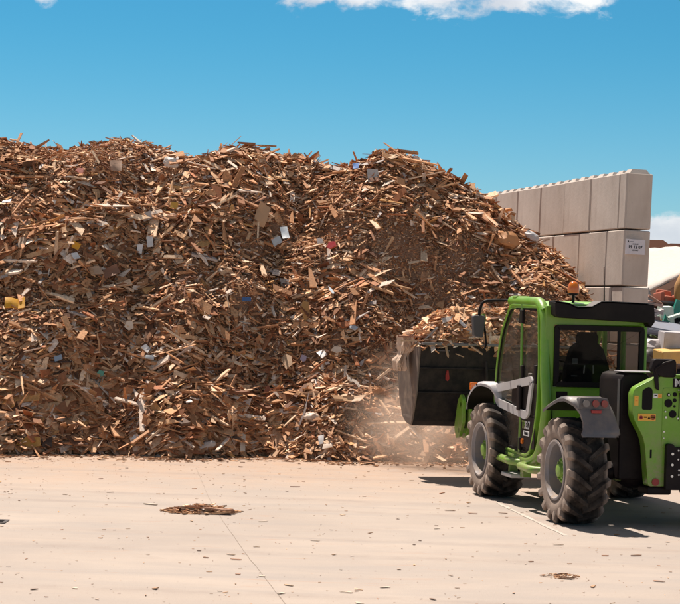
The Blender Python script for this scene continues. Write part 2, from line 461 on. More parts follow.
tag(obj('ground_joint', strip_mesh(pp, .0042, .003, .6), mj, smooth=0), kind='structure')
mw = scrap('worn_marking', (.50, .45, .40), .8, .5)
tag(obj('painted_line', strip_mesh(wander(on_ground(497, 503), on_ground(566, 536), 30, .004, 5), [.03+.025*abs(math.sin(i*.35)) for i in range(31)], .004, .15, 4), mw, smooth=0), kind='structure')

# small drain grate at the left edge
dx, dy = on_ground(2, 522)
t = empty('drain_grate', (dx-.12, dy, 0)); tag(t, 'small dark slotted drain cover flush in the concrete at the left edge', 'drain cover')
bm = nb(); prism(bm, [(-.17, -.14), (.17, -.14), (.17, .14), (-.17, .14)], .004, .010, 'z', hole=[(-.14, -.11), (.14, -.11), (.14, .11), (-.14, .11)])
obj('frame', bm, M['darkgrey'], t)
bm = nb()
for k in range(5): box(bm, -.14, .14, -.105+k*.044, -.085+k*.044, .004, .009)
obj('grate', bm, M['blackink'], t)

# ------------------------------------------------------------------ wood heap surface
def vnoise(x, y, s, seed):
    r = np.random.default_rng(seed); G = r.random((256, 256))
    X = np.asarray(x)*s+1000.; Y = np.asarray(y)*s+1000.
    xi = np.floor(X).astype(int); yi = np.floor(Y).astype(int); fx = X-xi; fy = Y-yi
    fx = fx*fx*(3-2*fx); fy = fy*fy*(3-2*fy)
    g = lambda a, b: G[a % 256, b % 256]
    return (g(xi, yi)*(1-fx)+g(xi+1, yi)*fx)*(1-fy)+(g(xi, yi+1)*(1-fx)+g(xi+1, yi+1)*fx)*fy-.5

cx_ = [-12, -9, -7, -5.44, -4.9, -4.4, -3.55, -2.9, -2.28, -1.57, -.9, -.22, .15, .56, 1.1, 1.52, 2.0, 2.32, 2.8, 3.37, 3.7, 3.95, 4.12, 4.35, 4.7, 5.2]
cz_ = [3.0, 4.0, 4.35, 4.48, 4.36, 4.34, 4.64, 4.50, 4.30, 4.56, 4.46, 4.28, 4.30, 4.54, 4.46, 4.22, 4.05, 3.84, 3.38, 2.92, 2.52, 2.22, 1.80, 1.15, .45, 0]
tx_ = [-12, -4.5, -1.9, .9, 3, 4.6, 5.3]; ty_ = [25.2, 25.85, 26.5, 26.75, 26.5, 26.3, 27.4]
def WX(y): return 4.16-.229*(y-28.5)
def toe(x): return np.interp(x, tx_, ty_)+.60*vnoise(x, x*0+3, .9, 3)+.30*vnoise(x, x*0, 2.7, 4)
def Hf(x, y):
    x = np.asarray(x, float); y = np.asarray(y, float)
    c = np.interp(x, cx_, cz_); t = toe(x); yr = t+3.7
    s = np.clip((y-t)/(yr-t), 0, 1)
    st_ = s+.030*np.sin(2*PI*(3.1*s+1.1*vnoise(x, y*.2, .5, 9)+.15))*np.clip(s*5, 0, 1)*np.clip((1-s)*5, 0, 1)
    g = np.where(s < 1, (1-(1-np.clip(st_, 0, 1)**1.12)**1.42)*.93+.07*s**.6, 1.0)
    back = np.clip((y-yr-1.2)/6.5, 0, 1); g = g*(1-back**1.2)
    # freshly dug hollow in the face where the loader works
    sc1 = np.exp(-((x-1.35)/1.0)**2)*np.exp(-((s-.46)/.24)**2); g = g-.20*sc1
    sc2 = np.exp(-((x+.55)/.45)**2)*np.exp(-((s-.78)/.10)**2); g = g-.08*sc2
    m = np.clip(s*3, 0, 1)*np.clip(c/1.5, 0, 1)
    h = c*g + m*(.50*vnoise(x, y, .8, 5)*np.clip((1.1-s)*3, .18, 1)+(.34*vnoise(x, y, 2.1, 6)+.20*vnoise(x, y, 4.7, 7))*np.clip((1.05-s)*2.5, .35, 1)+.09*vnoise(x, y, 10, 8))
    return np.where(y < t, -.05, np.maximum(h, -.05))
xs = np.arange(-11, 5.4, .07); ys = np.arange(25.0, 38.5, .07)
GX, GY = np.meshgrid(xs, ys); GZ = Hf(GX, GY)
GZ = np.where((GX > WX(GY)+.15) & (GY > 28.5), -.05, GZ)
me = bpy.data.meshes.new('wood_heap')
nv = GX.size; nx = len(xs); ny = len(ys)
co_ = np.stack([GX.ravel(), GY.ravel(), GZ.ravel()], 1).astype(np.float32)
ii = (np.arange(ny-1)[:, None]*nx+np.arange(nx-1)[None]).ravel()
fa = np.stack([ii, ii+1, ii+nx+1, ii+nx], 1)

def np_mesh(name, co, faces, colors, mats, fmat=None, smooth=False):
    me = bpy.data.meshes.new(name)
    me.vertices.add(len(co)); me.vertices.foreach_set('co', co.astype(np.float32).ravel())
    me.loops.add(faces.size); me.loops.foreach_set('vertex_index', faces.astype(np.int32).ravel())
    me.polygons.add(len(faces)); me.polygons.foreach_set('loop_start', (np.arange(len(faces))*4).astype(np.int32))
    me.polygons.foreach_set('loop_total', np.full(len(faces), 4, np.int32))
    for m in mats: me.materials.append(m)
    if fmat is not None: me.polygons.foreach_set('material_index', fmat.astype(np.int32))
    me.update(calc_edges=True); me.validate()
    if colors is not None:
        ca = me.color_attributes.new('tone', 'FLOAT_COLOR', 'POINT')
        c4 = np.ones((len(co), 4), np.float32); c4[:, :3] = colors; ca.data.foreach_set('color', c4.ravel())
    if smooth: me.shade_smooth()
    else: me.shade_flat()
    return me

PAL = np.array([[.60, .34, .18], [.50, .26, .13], [.33, .15, .075], [.74, .48, .28], [.86, .66, .47], [.16, .07, .04], [.55, .30, .165], [.42, .165, .075],
                [.84, .75, .66], [.54, .52, .52], [.10, .07, .06], [.66, .38, .15]])
PAL = PAL*np.array([1.12, 1.03, .97])
PW = np.array([.16, .17, .14, .15, .165, .05, .08, .05, .060, .024, .01, .025]); PW /= PW.sum()

def frames(nrm, tilt, r):
    """random piece frames lying near the surface with normals nrm (n,3)"""
    n = len(nrm)
    nr = nrm+np.array([-.05, .10, .55])+r.normal(0, 1, (n, 3))*tilt[:, None]*1.15; nr /= np.linalg.norm(nr, axis=1)[:, None]
    d = r.normal(0, 1, (n, 3)); d[:, 2] *= .75
    t = d-nr*np.sum(d*nr, 1)[:, None]; t /= np.linalg.norm(t, axis=1)[:, None]
    b = np.cross(nr, t); return t, b, nr

def pieces(pos, nrm, L_, W_, T_, tilt, col, r, nsec=4):
    n = len(pos); t, b, nn = frames(nrm, tilt, r)
    V = np.zeros((n, nsec*4, 3)); u = np.linspace(-.5, .5, nsec)
    bend = r.normal(0, .02, n)*L_; skew = r.normal(0, .45, (n, 2)); bow = r.normal(0, .025, n)*L_
    taper = r.random((n, 2))
    for k in range(nsec):
        e = abs(u[k])*2
        ws = np.ones(n)
        if k == 0: ws = np.where(taper[:, 0] < .45, r.uniform(.05, .5, n), r.uniform(.7, 1.05, n))
        elif k == nsec-1: ws = np.where(taper[:, 1] < .45, r.uniform(.05, .5, n), r.uniform(.7, 1.05, n))
        else: ws = r.uniform(.9, 1.08, n)
        for q, (sy, sz) in enumerate(((-1, -1), (1, -1), (1, 1), (-1, 1))):
            off = skew[:, 0 if k < nsec/2 else 1]*sy*W_*.5*(e**2)
            lx = u[k]*L_+off
            ly = sy*W_*.5*ws+bow*(1-e*e)
            lz = sz*T_*.5*(.7+.3*ws)+bend*(1-e*e)
            V[:, k*4+q] = pos+t*lx[:, None]+b*ly[:, None]+nn*lz[:, None]
    fs = [(0, 3, 2, 1)]+[(k*4+q, k*4+(q+1) % 4, k*4+4+(q+1) % 4, k*4+4+q) for k in range(nsec-1) for q in range(4)]
    e = (nsec-1)*4; fs.append((e, e+1, e+2, e+3)); fs = np.array(fs)
    Fc = (fs[None]+(np.arange(n)*nsec*4)[:, None, None]).reshape(-1, 4)
    cc = np.repeat(col, nsec*4, 0)
    cc = cc*r.uniform(.9, 1.1, (len(cc), 1))
    return V.reshape(-1, 3), Fc, cc

def joinp(parts):
    co, fc, cl = [], [], []; o = 0
    for a, f, c in parts:
        co.append(a); fc.append(f+o); cl.append(c); o += len(a)
    return np.concatenate(co), np.concatenate(fc), np.concatenate(cl)

def grad(x, y, e=.06):
    hx = (Hf(x+e, y)-Hf(x-e, y))/(2*e); hy = (Hf(x, y+e)-Hf(x, y-e))/(2*e)
    n = np.stack([-hx, -hy, np.ones_like(hx)], 1); return n/np.linalg.norm(n, axis=1)[:, None]

def tones(n, r, dusty=None):
    c = PAL[r.choice(len(PAL), n, p=PW)]*r.uniform(.75, 1.22, (n, 1))
    if dusty is not None: c = c*(1-dusty[:, None])+np.array([.46, .32, .22])*dusty[:, None]
    return c

def sample_heap(n, r, xr, smin=-.03, smax=1.35):
    x = r.uniform(xr[0], xr[1], n*3); t = toe(x); y = t+r.uniform(smin, smax, n*3)*3.7
    nn = grad(x, y, .12); wgt = 1/np.clip(nn[:, 2], .35, 1)
    keep = (r.random(n*3) < wgt/2.9*1.6) & ~((x > WX(y)-.12) & (y > 28.35)) & (x < 5.0)
    x, y = x[keep][:n], y[keep][:n]
    return x, y

def heap_batch(n, r, Lm, Ls, Lmax, wr, tr, tiltr, xr, lift, nsec=4, fineskip=.85, smax=1.35):
    x, y = sample_heap(n, r, xr, smax=smax); z = Hf(x, y); nn = grad(x, y, .10)
    n = len(x)
    dug = np.clip(2.0*np.exp(-((x-1.25)/.95)**4)*np.exp(-((z-2.60)/.80)**4)*(.85+1.5*vnoise(x, y+z, 1.6, 21)), 0, 1)
    patch = np.clip((vnoise(x, y*1.2+z, .75, 55)-.17)*6, 0, 1)*np.clip(z-1, 0, 1); dug = np.maximum(dug, patch*.75)
    keep = (r.random(n) > dug*(fineskip+.08)) & (z > -.04); x, y, z, nn = x[keep], y[keep], z[keep], nn[keep]; n = len(x)
    fs_ = np.exp(1.5*vnoise(x, y+z, .55, 91)+.9*vnoise(x, y+z, 1.6, 92))*np.interp(z, [0, .9, 1.6, 3.2, 4.2, 6], [1.30, 1.22, .80, .78, 1.15, 1.15])
    fs_ = fs_*np.interp((y-toe(x))/3.7, [.62, .85], [1, .68])
    Ln = np.clip(np.exp(r.normal(math.log(Lm), Ls, n))*fs_, .03, Lmax)
    W_ = Ln*r.uniform(wr[0], wr[1], n); W_ = np.minimum(W_, .15); T_ = np.clip(r.uniform(tr[0], tr[1], n), .003, .5)
    pos = np.stack([x, y, z], 1)+nn*r.uniform(lift[0], lift[1], n)[:, None]
    pos[:, 2] = np.maximum(pos[:, 2], .012)
    dusty = np.clip(.55-z*.9, 0, .5)*r.random(n)
    return pieces(pos, nn, Ln, W_, T_, r.uniform(tiltr[0], tiltr[1], n), tones(n, r, dusty), r, nsec)

r = np.random.default_rng(5)
parts = [
    heap_batch(26000, r, .150, .50, .60, (.07, .26), (.004, .012), (.12, .60), (-5.9, 4.9), (-.01, .10), 3),      # splinters
    heap_batch(19000, r, .105, .45, .34, (.35, .80), (.003, .008), (.12, .60), (-5.9, 4.9), (-.01, .11), 3),       # flakes
    heap_batch(4200, r, .22, .42, .60, (.16, .40), (.006, .014), (.12, .50), (-5.9, 4.6), (.02, .12), 2),           # broken boards
    heap_batch(52000, r, .055, .40, .14, (.12, .6), (.003, .008), (.3, .8), (-5.9, 5.0), (-.01, .06), 2, .15),     # small bits
    heap_batch(1500, r, .30, .35, .65, (.14, .32), (.018, .040), (.12, .55), (-5.9, 4.3), (.03, .13), 2),           # chunky broken timber
    heap_batch(24000, r, .034, .40, .10, (.2, .7), (.003, .008), (.3, .9), (.1, 2.7), (-.01, .03), 2, -.3),
    heap_batch(900, r, .42, .30, .95, (.030, .09), (.010, .025), (.10, .55), (-5.9, 4.2), (.05, .14), 3),            # long laths
    heap_batch(6000, r, .17, .45, .55, (.10, .5), (.004, .012), (.15, .6), (-10.5, -5.9), (-.01, .11), 2),
    heap_batch(2600, r, .15, .50, .50, (.12, .6), (.004, .012), (.2, .6), (-5.9, 4.6), (.0, .10), 3, .85, .12),
]
co1, fc1, cl1 = joinp(parts)
# scatter off the toe
n = 4200; x = r.uniform(-6, 4.2, n); y = toe(x)-np.abs(r.normal(0, .38, n))**1.2+.10
Ln = np.exp(r.normal(math.log(.060), .55, n)); nn = np.tile([0, 0, 1.], (n, 1)); T_ = r.uniform(.003, .010, n)
a = pieces(np.stack([x, y, .006+T_*.5], 1), nn, Ln, Ln*r.uniform(.12, .5, n), T_, np.full(n, .10), tones(n, r, r.random(n)*.6), r, 3)
base_co = co_; base_col = np.tile([[.2, .11, .07]], (nv, 1))
co2, fc2, cl2 = joinp([(base_co, fa, base_col), (co1, fc1, cl1), a])
fm = np.zeros(len(fc2), np.int32); fm[:len(fa)] = 1
me = np_mesh('wood_chip_heap', co2, fc2, cl2, [M['wood'], M['fines']], fm)
heap = bpy.data.objects.new('wood_chip_heap', me); C.objects.link(heap)
tag(heap, 'huge brown heap of shredded waste wood filling the left of the yard', 'wood heap', kind='stuff')

# crumbs and splinters strewn over the yard, too many to count
n = 2100; px = r.uniform(-30, 710, n); py = 459+152*r.random(n)**3.2
gx = np.array([on_ground(a_, b_) for a_, b_ in zip(px, py)])
Ln = np.exp(r.normal(math.log(.014), .6, n)); T_ = Ln*.12
a = pieces(np.concatenate([gx, (T_*.5+.004)[:, None]], 1), np.tile([0, 0, 1.], (n, 1)), Ln, Ln*r.uniform(.25, .8, n), T_, np.full(n, .12), tones(n, r, r.random(n)*.7)*1.1, r, 2)
me = np_mesh('wood_crumbs', a[0], a[1], a[2], [M['wood']])
o = bpy.data.objects.new('wood_crumbs', me); C.objects.link(o)
tag(o, 'fine wood crumbs and splinters strewn over the concrete yard', 'wood crumbs', kind='stuff')

# ------------------------------------------------------------------ individual scraps
def flake_mesh(name, L_, W_, T_, mat, seed, crumple=.0, nside=6, round_=False):
    r_ = random.Random(seed); bm = nb()
    if crumple > 0:
        bmesh.ops.create_icosphere(bm, subdivisions=3, radius=.5)
        for v in bm.verts:
            q = v.co*2.2+Vector((seed*1.7, 0, 0)); k = 1+crumple*(mnoise.noise(q)+.6*mnoise.noise(q*2.7)+.35*mnoise.noise(q*6))
            v.co = Vector((v.co.x*L_*k, v.co.y*W_*k, v.co.z*T_*k))
    else:
        pts = []
        for k in range(nside):
            an = 2*PI*(k+.5)/nside+r_.uniform(-.2, .2); rr = r_.uniform(.82, 1.08)
            ca, sa = math.cos(an), math.sin(an); m_ = max(abs(ca), abs(sa)) if nside == 4 else 1
            pts.append((ca/m_*.5*L_*rr, sa/m_*.5*W_*rr))
        prism(bm, pts, -T_/2, T_/2, 'z')
        bmesh.ops.subdivide_edges(bm, edges=[e for e in bm.edges if e.calc_length() > .05], cuts=2, use_grid_fill=True)
        for v in bm.verts: v.co.z += .30*L_*mnoise.noise(v.co*6+Vector((seed, 0, 0)))
    me_o = obj(name, bm, mat, smooth=30)
    return me_o

def hit_heap(px, py):
    a_, b_ = ray(px, py); Y = np.arange(24.5, 34, .01)
    z = CAMH+b_*Y; h = Hf(a_*Y, Y); k = np.argmax(h+.03 >= z)
    if not (h[k]+.03 >= z[k]): k = len(Y)//2
    return Vector((a_*Y[k], Y[k], z[k])), Vector(grad(np.array([a_*Y[k]]), np.array([Y[k]]), .25)[0])

W_ = lambda n_, c_: scrap(n_, c_)
SCR = [  # px, py, w px, h px, roll deg, colour key, name, label, category, crumple
 (15, 308, 20, 13, 5, ('yel', (.68, .33, .02)), 'plastic_sheet', 'bright yellow plastic panel near the left edge of the wood heap', 'panel', 0),
 (173, 168, 15, 9, -15, ('wht', (.72, .64, .58)), 'foam_lump', 'smooth white foam lump high on the left of the wood heap', 'foam', .45),
 (359, 172, 8, 7, 0, ('blu', (.02, .16, .50)), 'plastic_lump', 'small bright blue plastic scrap under the crest of the wood heap', 'plastic scrap', 0),
 (374, 181, 13, 17, 10, ('gry', (.52, .47, .44)), 'board_offcut', 'grey white board standing upright just right of the blue scrap', 'board', 0),
 (332, 250, 10, 8, 10, ('red', (.50, .015, .03)), 'plastic_scrap', 'crimson red plastic scrap in the middle of the wood heap', 'plastic scrap', 0),
 (320, 247, 8, 6, -20, ('wh2', (.70, .68, .68)), 'plastic_scrap', 'white triangular plastic scrap just left of the crimson one', 'plastic scrap', 0),
 (283, 236, 9, 15, 15, ('bw', (.60, .66, .72)), 'board_offcut', 'bluish white rectangular board left of centre, high on the wood heap', 'board', 0),
 (274, 245, 11, 9, 30, ('bw2', (.55, .58, .60)), 'board_offcut', 'pale grey square offcut touching the bluish white board', 'board', 0),
 (503, 245, 24, 17, -10, ('tano', (.58, .27, .11)), 'cardboard_wad', 'crumpled orange tan cardboard wad on the right slope of the wood heap', 'cardboard', .35),
 (530, 242, 15, 8, -30, ('wrp', (.55, .54, .56)), 'plastic_film', 'crumpled greyish film just right of the orange tan cardboard wad', 'plastic film', .4),
 (150, 245, 7, 11, 10, ('wh2', (.70, .68, .68)), 'plastic_scrap', 'upright white scrap in the upper left heap, right of its small white neighbour', 'plastic scrap', 0),
 (137, 252, 6, 9, 0, ('wh2', (.70, .68, .68)), 'plastic_scrap', 'narrow white scrap just left of the larger upright white scrap', 'plastic scrap', 0),
 (146, 221, 12, 8, 35, ('gry', (.52, .47, .44)), 'board_offcut', 'slanting pale grey flake above the pair of upright white scraps', 'board', 0),
 (74, 249, 8, 7, -20, ('yel', (.68, .33, .02)), 'plastic_scrap', 'small yellow orange square scrap above a white one on the left heap', 'plastic scrap', 0),
 (74, 259, 9, 8, 20, ('wh2', (.70, .68, .68)), 'plastic_scrap', 'small white scrap directly below the yellow orange square', 'plastic scrap', 0),
 (9, 206, 10, 5, 0, ('bw', (.60, .66, .72)), 'plastic_scrap', 'flat bluish white scrap close to the left picture edge, upper heap', 'plastic scrap', 0),
 (80, 175, 9, 7, 10, ('pnk', (.62, .22, .17)), 'foam_scrap', 'salmon pink foam scrap near the top left of the wood heap', 'foam', 0),
 (174, 211, 8, 7, 0, ('ylw2', (.60, .34, .06)), 'plastic_scrap', 'mustard scrap below the smooth white foam lump', 'plastic scrap', 0),
 (127, 329, 10, 10, 20, ('crm', (.66, .56, .46)), 'board_offcut', 'cream square board offcut in the lower left wood heap', 'board', 0),
 (98, 376, 8, 6, 0, ('tea', (.08, .30, .24)), 'plastic_scrap', 'small teal green plastic scrap in the lower left wood heap', 'plastic scrap', 0),
 (57, 361, 8, 6, 20, ('ltb', (.30, .38, .48)), 'plastic_scrap', 'dull blue scrap left of the teal green scrap', 'plastic scrap', 0),
 (148, 353, 10, 7, -35, ('wh2', (.70, .68, .68)), 'board_offcut', 'upper of two white flakes lying close together right of the cream square', 'board', 0),
 (152, 361, 10, 4, -5, ('bw2', (.55, .58, .60)), 'board_offcut', 'lower of two pale flakes lying close together right of the cream square', 'board', 0),
 (28, 449, 27, 12, 15, ('must', (.45, .24, .05)), 'bent_sheet', 'curled mustard brown sheet at the foot of the heap, bottom left', 'sheet', 0),
 (44, 448, 13, 10, 15, ('dkb', (.05, .028, .02)), 'bent_sheet', 'dark brown sheet leaning against the curled mustard sheet', 'sheet', 0),
 (140, 442, 9, 7, 20, ('wh2', (.70, .68, .68)), 'plastic_scrap', 'white scrap at the foot of the heap, left of the upright plank', 'plastic scrap', 0),
 (307, 315, 10, 24, 5, ('ochr', (.48, .25, .08)), 'board_offcut', 'ochre upright board in the centre of the wood heap', 'board', 0),
 (243, 302, 10, 5, 10, ('blu2', (.05, .13, .32)), 'plastic_scrap', 'flat dark blue scrap in the middle of the wood heap', 'plastic scrap', 0),
 (352, 330, 13, 6, -35, ('bw', (.60, .66, .72)), 'board_offcut', 'bluish white slat right of the ochre upright board', 'board', 0),
 (268, 398, 9, 15, 5, ('rst', (.28, .09, .045)), 'board_offcut', 'rust brown upright board in the lower middle of the heap', 'board', 0),
 (315, 421, 15, 9, -15, ('crm2', (.66, .52, .42)), 'foam_lump', 'rounded cream foam lump near the foot of the heap, left of the dust', 'foam', .5),
 (325, 357, 8, 10, 40, ('wh2', (.70, .68, .68)), 'plastic_scrap', 'leftmost of two white flakes under the bluish white slat', 'plastic scrap', 0),
 (338, 353, 12, 7, 10, ('crm', (.66, .56, .46)), 'board_offcut', 'cream flake touching the white flake under the bluish white slat', 'board', 0),
 (305, 362, 8, 7, 0, ('prp', (.40, .34, .44)), 'plastic_scrap', 'pale purple scrap in the lower middle of the heap', 'plastic scrap', 0),
 (288, 365, 11, 17, 5, ('tan', (.50, .31, .18)), 'board_offcut', 'tan trapezoid board left of the pale purple scrap', 'board', 0),
 (347, 403, 34, 6, 6, ('tan2', (.52, .31, .17)), 'plank', 'long light tan plank lying level near the dust cloud', 'plank', 0),
 (353, 387, 26, 5, -48, ('gryb', (.46, .38, .32)), 'plank', 'pale greyish plank slanting down right above the level tan plank', 'plank', 0),
 (335, 296, 14, 3, -60, ('bw', (.60, .66, .72)), 'plastic_strip', 'thin bluish white strip above the ochre upright board', 'strip', 0),
 (239, 446, 6, 22, 0, ('crm', (.66, .56, .46)), 'plank', 'short pale plank standing upright at the foot of the heap', 'plank', 0),
 (324, 444, 7, 9, 10, ('wh2', (.70, .68, .68)), 'plastic_scrap', 'white scrap standing at the foot of the heap below the cream foam lump', 'plastic scrap', 0),
 (329, 451, 11, 5, 0, ('crm2', (.66, .52, .42)), 'plastic_scrap', 'flat cream scrap on the ground at the foot of the heap', 'plastic scrap', 0),
 (204, 450, 18, 8, 20, ('gry', (.52, .47, .44)), 'bent_sheet', 'crumpled pale grey sheet at the foot of the heap left of the upright plank', 'sheet', .3),
 (257, 217, 14, 22, -10, ('tan', (.50, .31, .18)), 'board_offcut', 'large curved tan bark slab beside the dark hollow near the crest', 'bark', 0),
 (112, 170, 15, 15, 10, ('tan3', (.42, .26, .18)), 'board_offcut', 'large squarish brown board near the top left, left of the white foam lump', 'board', 0),
 (107, 276, 22, 11, 40, ('brn', (.26, .12, .07)), 'board_offcut', 'large reddish brown board in the left of the heap, between two pale flakes', 'board', 0),
 (93, 274, 13, 9, 20, ('crmt', (.50, .33, .22)), 'board_offcut', 'pale tan flake touching the large reddish brown board', 'board', 0),
 (25, 246, 9, 12, 5, ('crmt', (.50, .33, .22)), 'board_offcut', 'tan square board at the left edge of the heap below the bluish scrap', 'board', 0),
 (60, 298, 3, 1, 0, ('crmt', (.50, .33, .22)), None, None, None, 0),
]
si = 0
for (px, py, wp, hp, rl, (cn_, cc_), nm, lab, cat, cr) in SCR:
    if nm is None: continue
    si += 1
    p, nrm = hit_heap(px, py); s_ = p.y/F
    o = flake_mesh(nm, wp*s_, hp*s_*1.15, .014 if cr == 0 else min(wp, hp)*s_*.8, W_(cn_, cc_), si, cr, random.Random(si).choice([4, 4, 5]))
    # face: local z towards a direction between the surface normal and the viewer's side
    z_ = (nrm*.75+Vector((0, -1, .35))).normalized(); x_ = Vector((1, 0, 0)); x_ = (x_-z_*x_.dot(z_)).normalized(); y_ = z_.cross(x_)
    R3 = Matrix((x_, y_, z_)).transposed().to_4x4()
    o.matrix_world = Matrix.Translation(p+nrm*.115+Vector((0, -.03, .0))) @ R3 @ Matrix.Rotation(R(rl), 4, 'Z') @ Matrix.Rotation(random.Random(si+50).uniform(-.35, .35), 4, 'X')
    tag(o, lab, cat)

# loose chips lying on the concrete, one object each
chip_cols = [scrap('chip_pale', (.66, .54, .42)), scrap('chip_tan', (.50, .33, .2)), scrap('chip_dark', (.17, .085, .05)), scrap('chip_red', (.34, .16, .09))]
def chip(L_, W_, T_, mat, seed):
    r_ = random.Random(seed); bm = nb()
    pts = [(-L_/2, -W_*.2), (-L_*.3, -W_/2), (L_*.35, -W_*.45), (L_/2, r_.uniform(-.3, .3)*W_), (L_*.25, W_/2), (-L_*.4, W_*.4)]
    prism(bm, pts, 0, T_, 'z')
    for v in bm.verts: v.co.z += .08*L_*abs(mnoise.noise(v.co*9+Vector((seed, 0, 0))))
    return obj('wood_chip', bm, mat, smooth=25)
SP = [(34, 590, 9, 2, 'dark splinter of wood on the concrete at the bottom left corner'), (75, 589, 8, 0, 'pale chip on the concrete near the bottom left, right of a dark splinter'),
      (101, 479, 6, 2, 'small dark chip on the concrete left of the stick heap, near the wood heap'), (65, 495, 6, 1, 'lone tan chip on the concrete at the left, level with the stick heap'),
      (151, 505, 17, 0, 'long pale chip at the left tip of the stick heap'), (295, 487, 11, 2, 'dark stick on the concrete between heap foot and stick heap'),
      (263, 522, 11, 0, 'pale flat chip right of the stick heap'), (315, 541, 11, 0, 'pale stick on the concrete in the middle of the yard'), (231, 555, 11, 1, 'tan stick right beside the thin ground joint'),
      (236, 560, 12, 3, 'reddish stick on the ground joint'), (199, 551, 5, 2, 'upper of two tiny dark chips left of the ground joint'), (206, 558, 6, 2, 'lower of two tiny dark chips left of the ground joint'), (238, 575, 6, 3, 'reddish chip below the stick on the ground joint'),
      (262, 577, 8, 0, 'pale chip right of the ground joint near the bottom'), (289, 586, 12, 1, 'tan stick near the bottom, right of the pale chip'), (281, 594, 10, 0, 'pale thin chip touching the lower end of the ground joint'),
      (346, 593, 15, 0, 'long pale splinter at the bottom centre of the yard'), (450, 511, 12, 3, 'leftmost reddish splinter in front of the front wheel'), (473, 514, 11, 3, 'middle reddish splinter in front of the front wheel'), (503, 514, 11, 2, 'dark thick chip beside the end of the worn painted line'),
      (437, 529, 9, 0, 'white flat chip on the concrete below the reddish splinters'), (420, 541, 3, 2, 'tiny black chip in the middle right of the yard'), (414, 545, 3, 2, 'tiny black chip just left of another tiny black one'), (531, 562, 7, 2, 'dark chip below the end of the worn painted line'),
      (636, 556, 14, 2, 'dark splinter in front of the loader shadow at the right'), (659, 582, 13, 3, 'reddish chip near the bottom right corner'), (385, 588, 13, 0, 'pale long splinter left of the crumb patch near the bottom'), (399, 570, 5, 1, 'tiny tan chip left of the crumb patch'),
      (360, 604, 12, 0, 'pale chip on the bottom edge of the yard'), (558, 545, 12, 1, 'tan chip close below the painted line'), (605, 556, 8, 3, 'small reddish chip left of the dark splinter at the right'), (433, 600, 9, 2, 'dark chip at the bottom right of centre')]
for i, (px, py, wp, ci, lab) in enumerate(SP):
    gx_, gy_ = on_ground(px, py); L_ = max(wp, 3.5)*gy_/F*.95
    o = chip(L_, max(L_*.30, .03), max(.004, L_*.04), chip_cols[ci], i+3)
    o.location = (gx_, gy_, .004); o.rotation_euler = (0, 0, random.Random(i).uniform(-.8, .8))
    tag(o, lab, 'wood chip', 'loose chips on the concrete')

def mini_heap(name, cxy, rx, ry, h, n, lab, cat, seed, Lm=.07, kind='stuff', wmax=.05):
    r_ = np.random.default_rng(seed)
    a_ = r_.random(n)**.7; th = r_.uniform(0, 2*PI, n); x = a_*np.cos(th); y = a_*np.sin(th)
    z = h*np.clip(1-a_**1.2, 0, 1)*r_.random(n)**.6
    pos = np.stack([cxy[0]+x*rx, cxy[1]+y*ry, z+.008], 1)
    Ln = np.exp(r_.normal(math.log(Lm), .5, n)); Wn = np.minimum(Ln*r_.uniform(.1, .35, n), wmax)
    P = pieces(pos, np.tile([0, 0, 1.], (n, 1)), Ln, Wn, Ln*.06+.003, np.full(n, .18), tones(n, r_)*.85+np.array([.13, .10, .07]), r_, 3)
    P[0][:, 2] = np.maximum(P[0][:, 2], .003)
    me = np_mesh(name, P[0], P[1], P[2], [M['wood']])
    o = bpy.data.objects.new(name, me); C.objects.link(o); tag(o, lab, cat, kind=kind); return o
ca = on_ground(200, 512); mini_heap('stick_heap', ca, .38, .26, .075, 520, 'low flat heap of brown sticks and bark lying alone on the concrete', 'stick heap', 31, .075)
cb = on_ground(561, 577); mini_heap('crumb_patch', cb, .16, .14, .02, 160, 'thin brown patch of wood crumbs on the concrete near the bottom right', 'crumb patch', 32, .025)
bm = nb(); p0, p1 = Vector((*on_ground(176, 512), .02)), Vector((*on_ground(234, 515), .012))
d_ = p1-p0; prism(bm, [(-d_.length/2, -.012), (-d_.length*.2, -.022), (d_.length*.3, -.02), (d_.length/2, 0), (d_.length*.2, .016), (-d_.length*.3, .02)], -.006, .008, 'z')
for v in bm.verts: v.co.z += .05*abs(mnoise.noise(v.co*6))
o = obj('stick', bm, chip_cols[3], smooth=0); o.matrix_world = Matrix.Translation((p0+p1)/2+Vector((0, -.05, .03))) @ d_.to_track_quat('X', 'Z').to_matrix().to_4x4()
tag(o, 'long brown splinter lying across the front of the stick heap', 'stick')

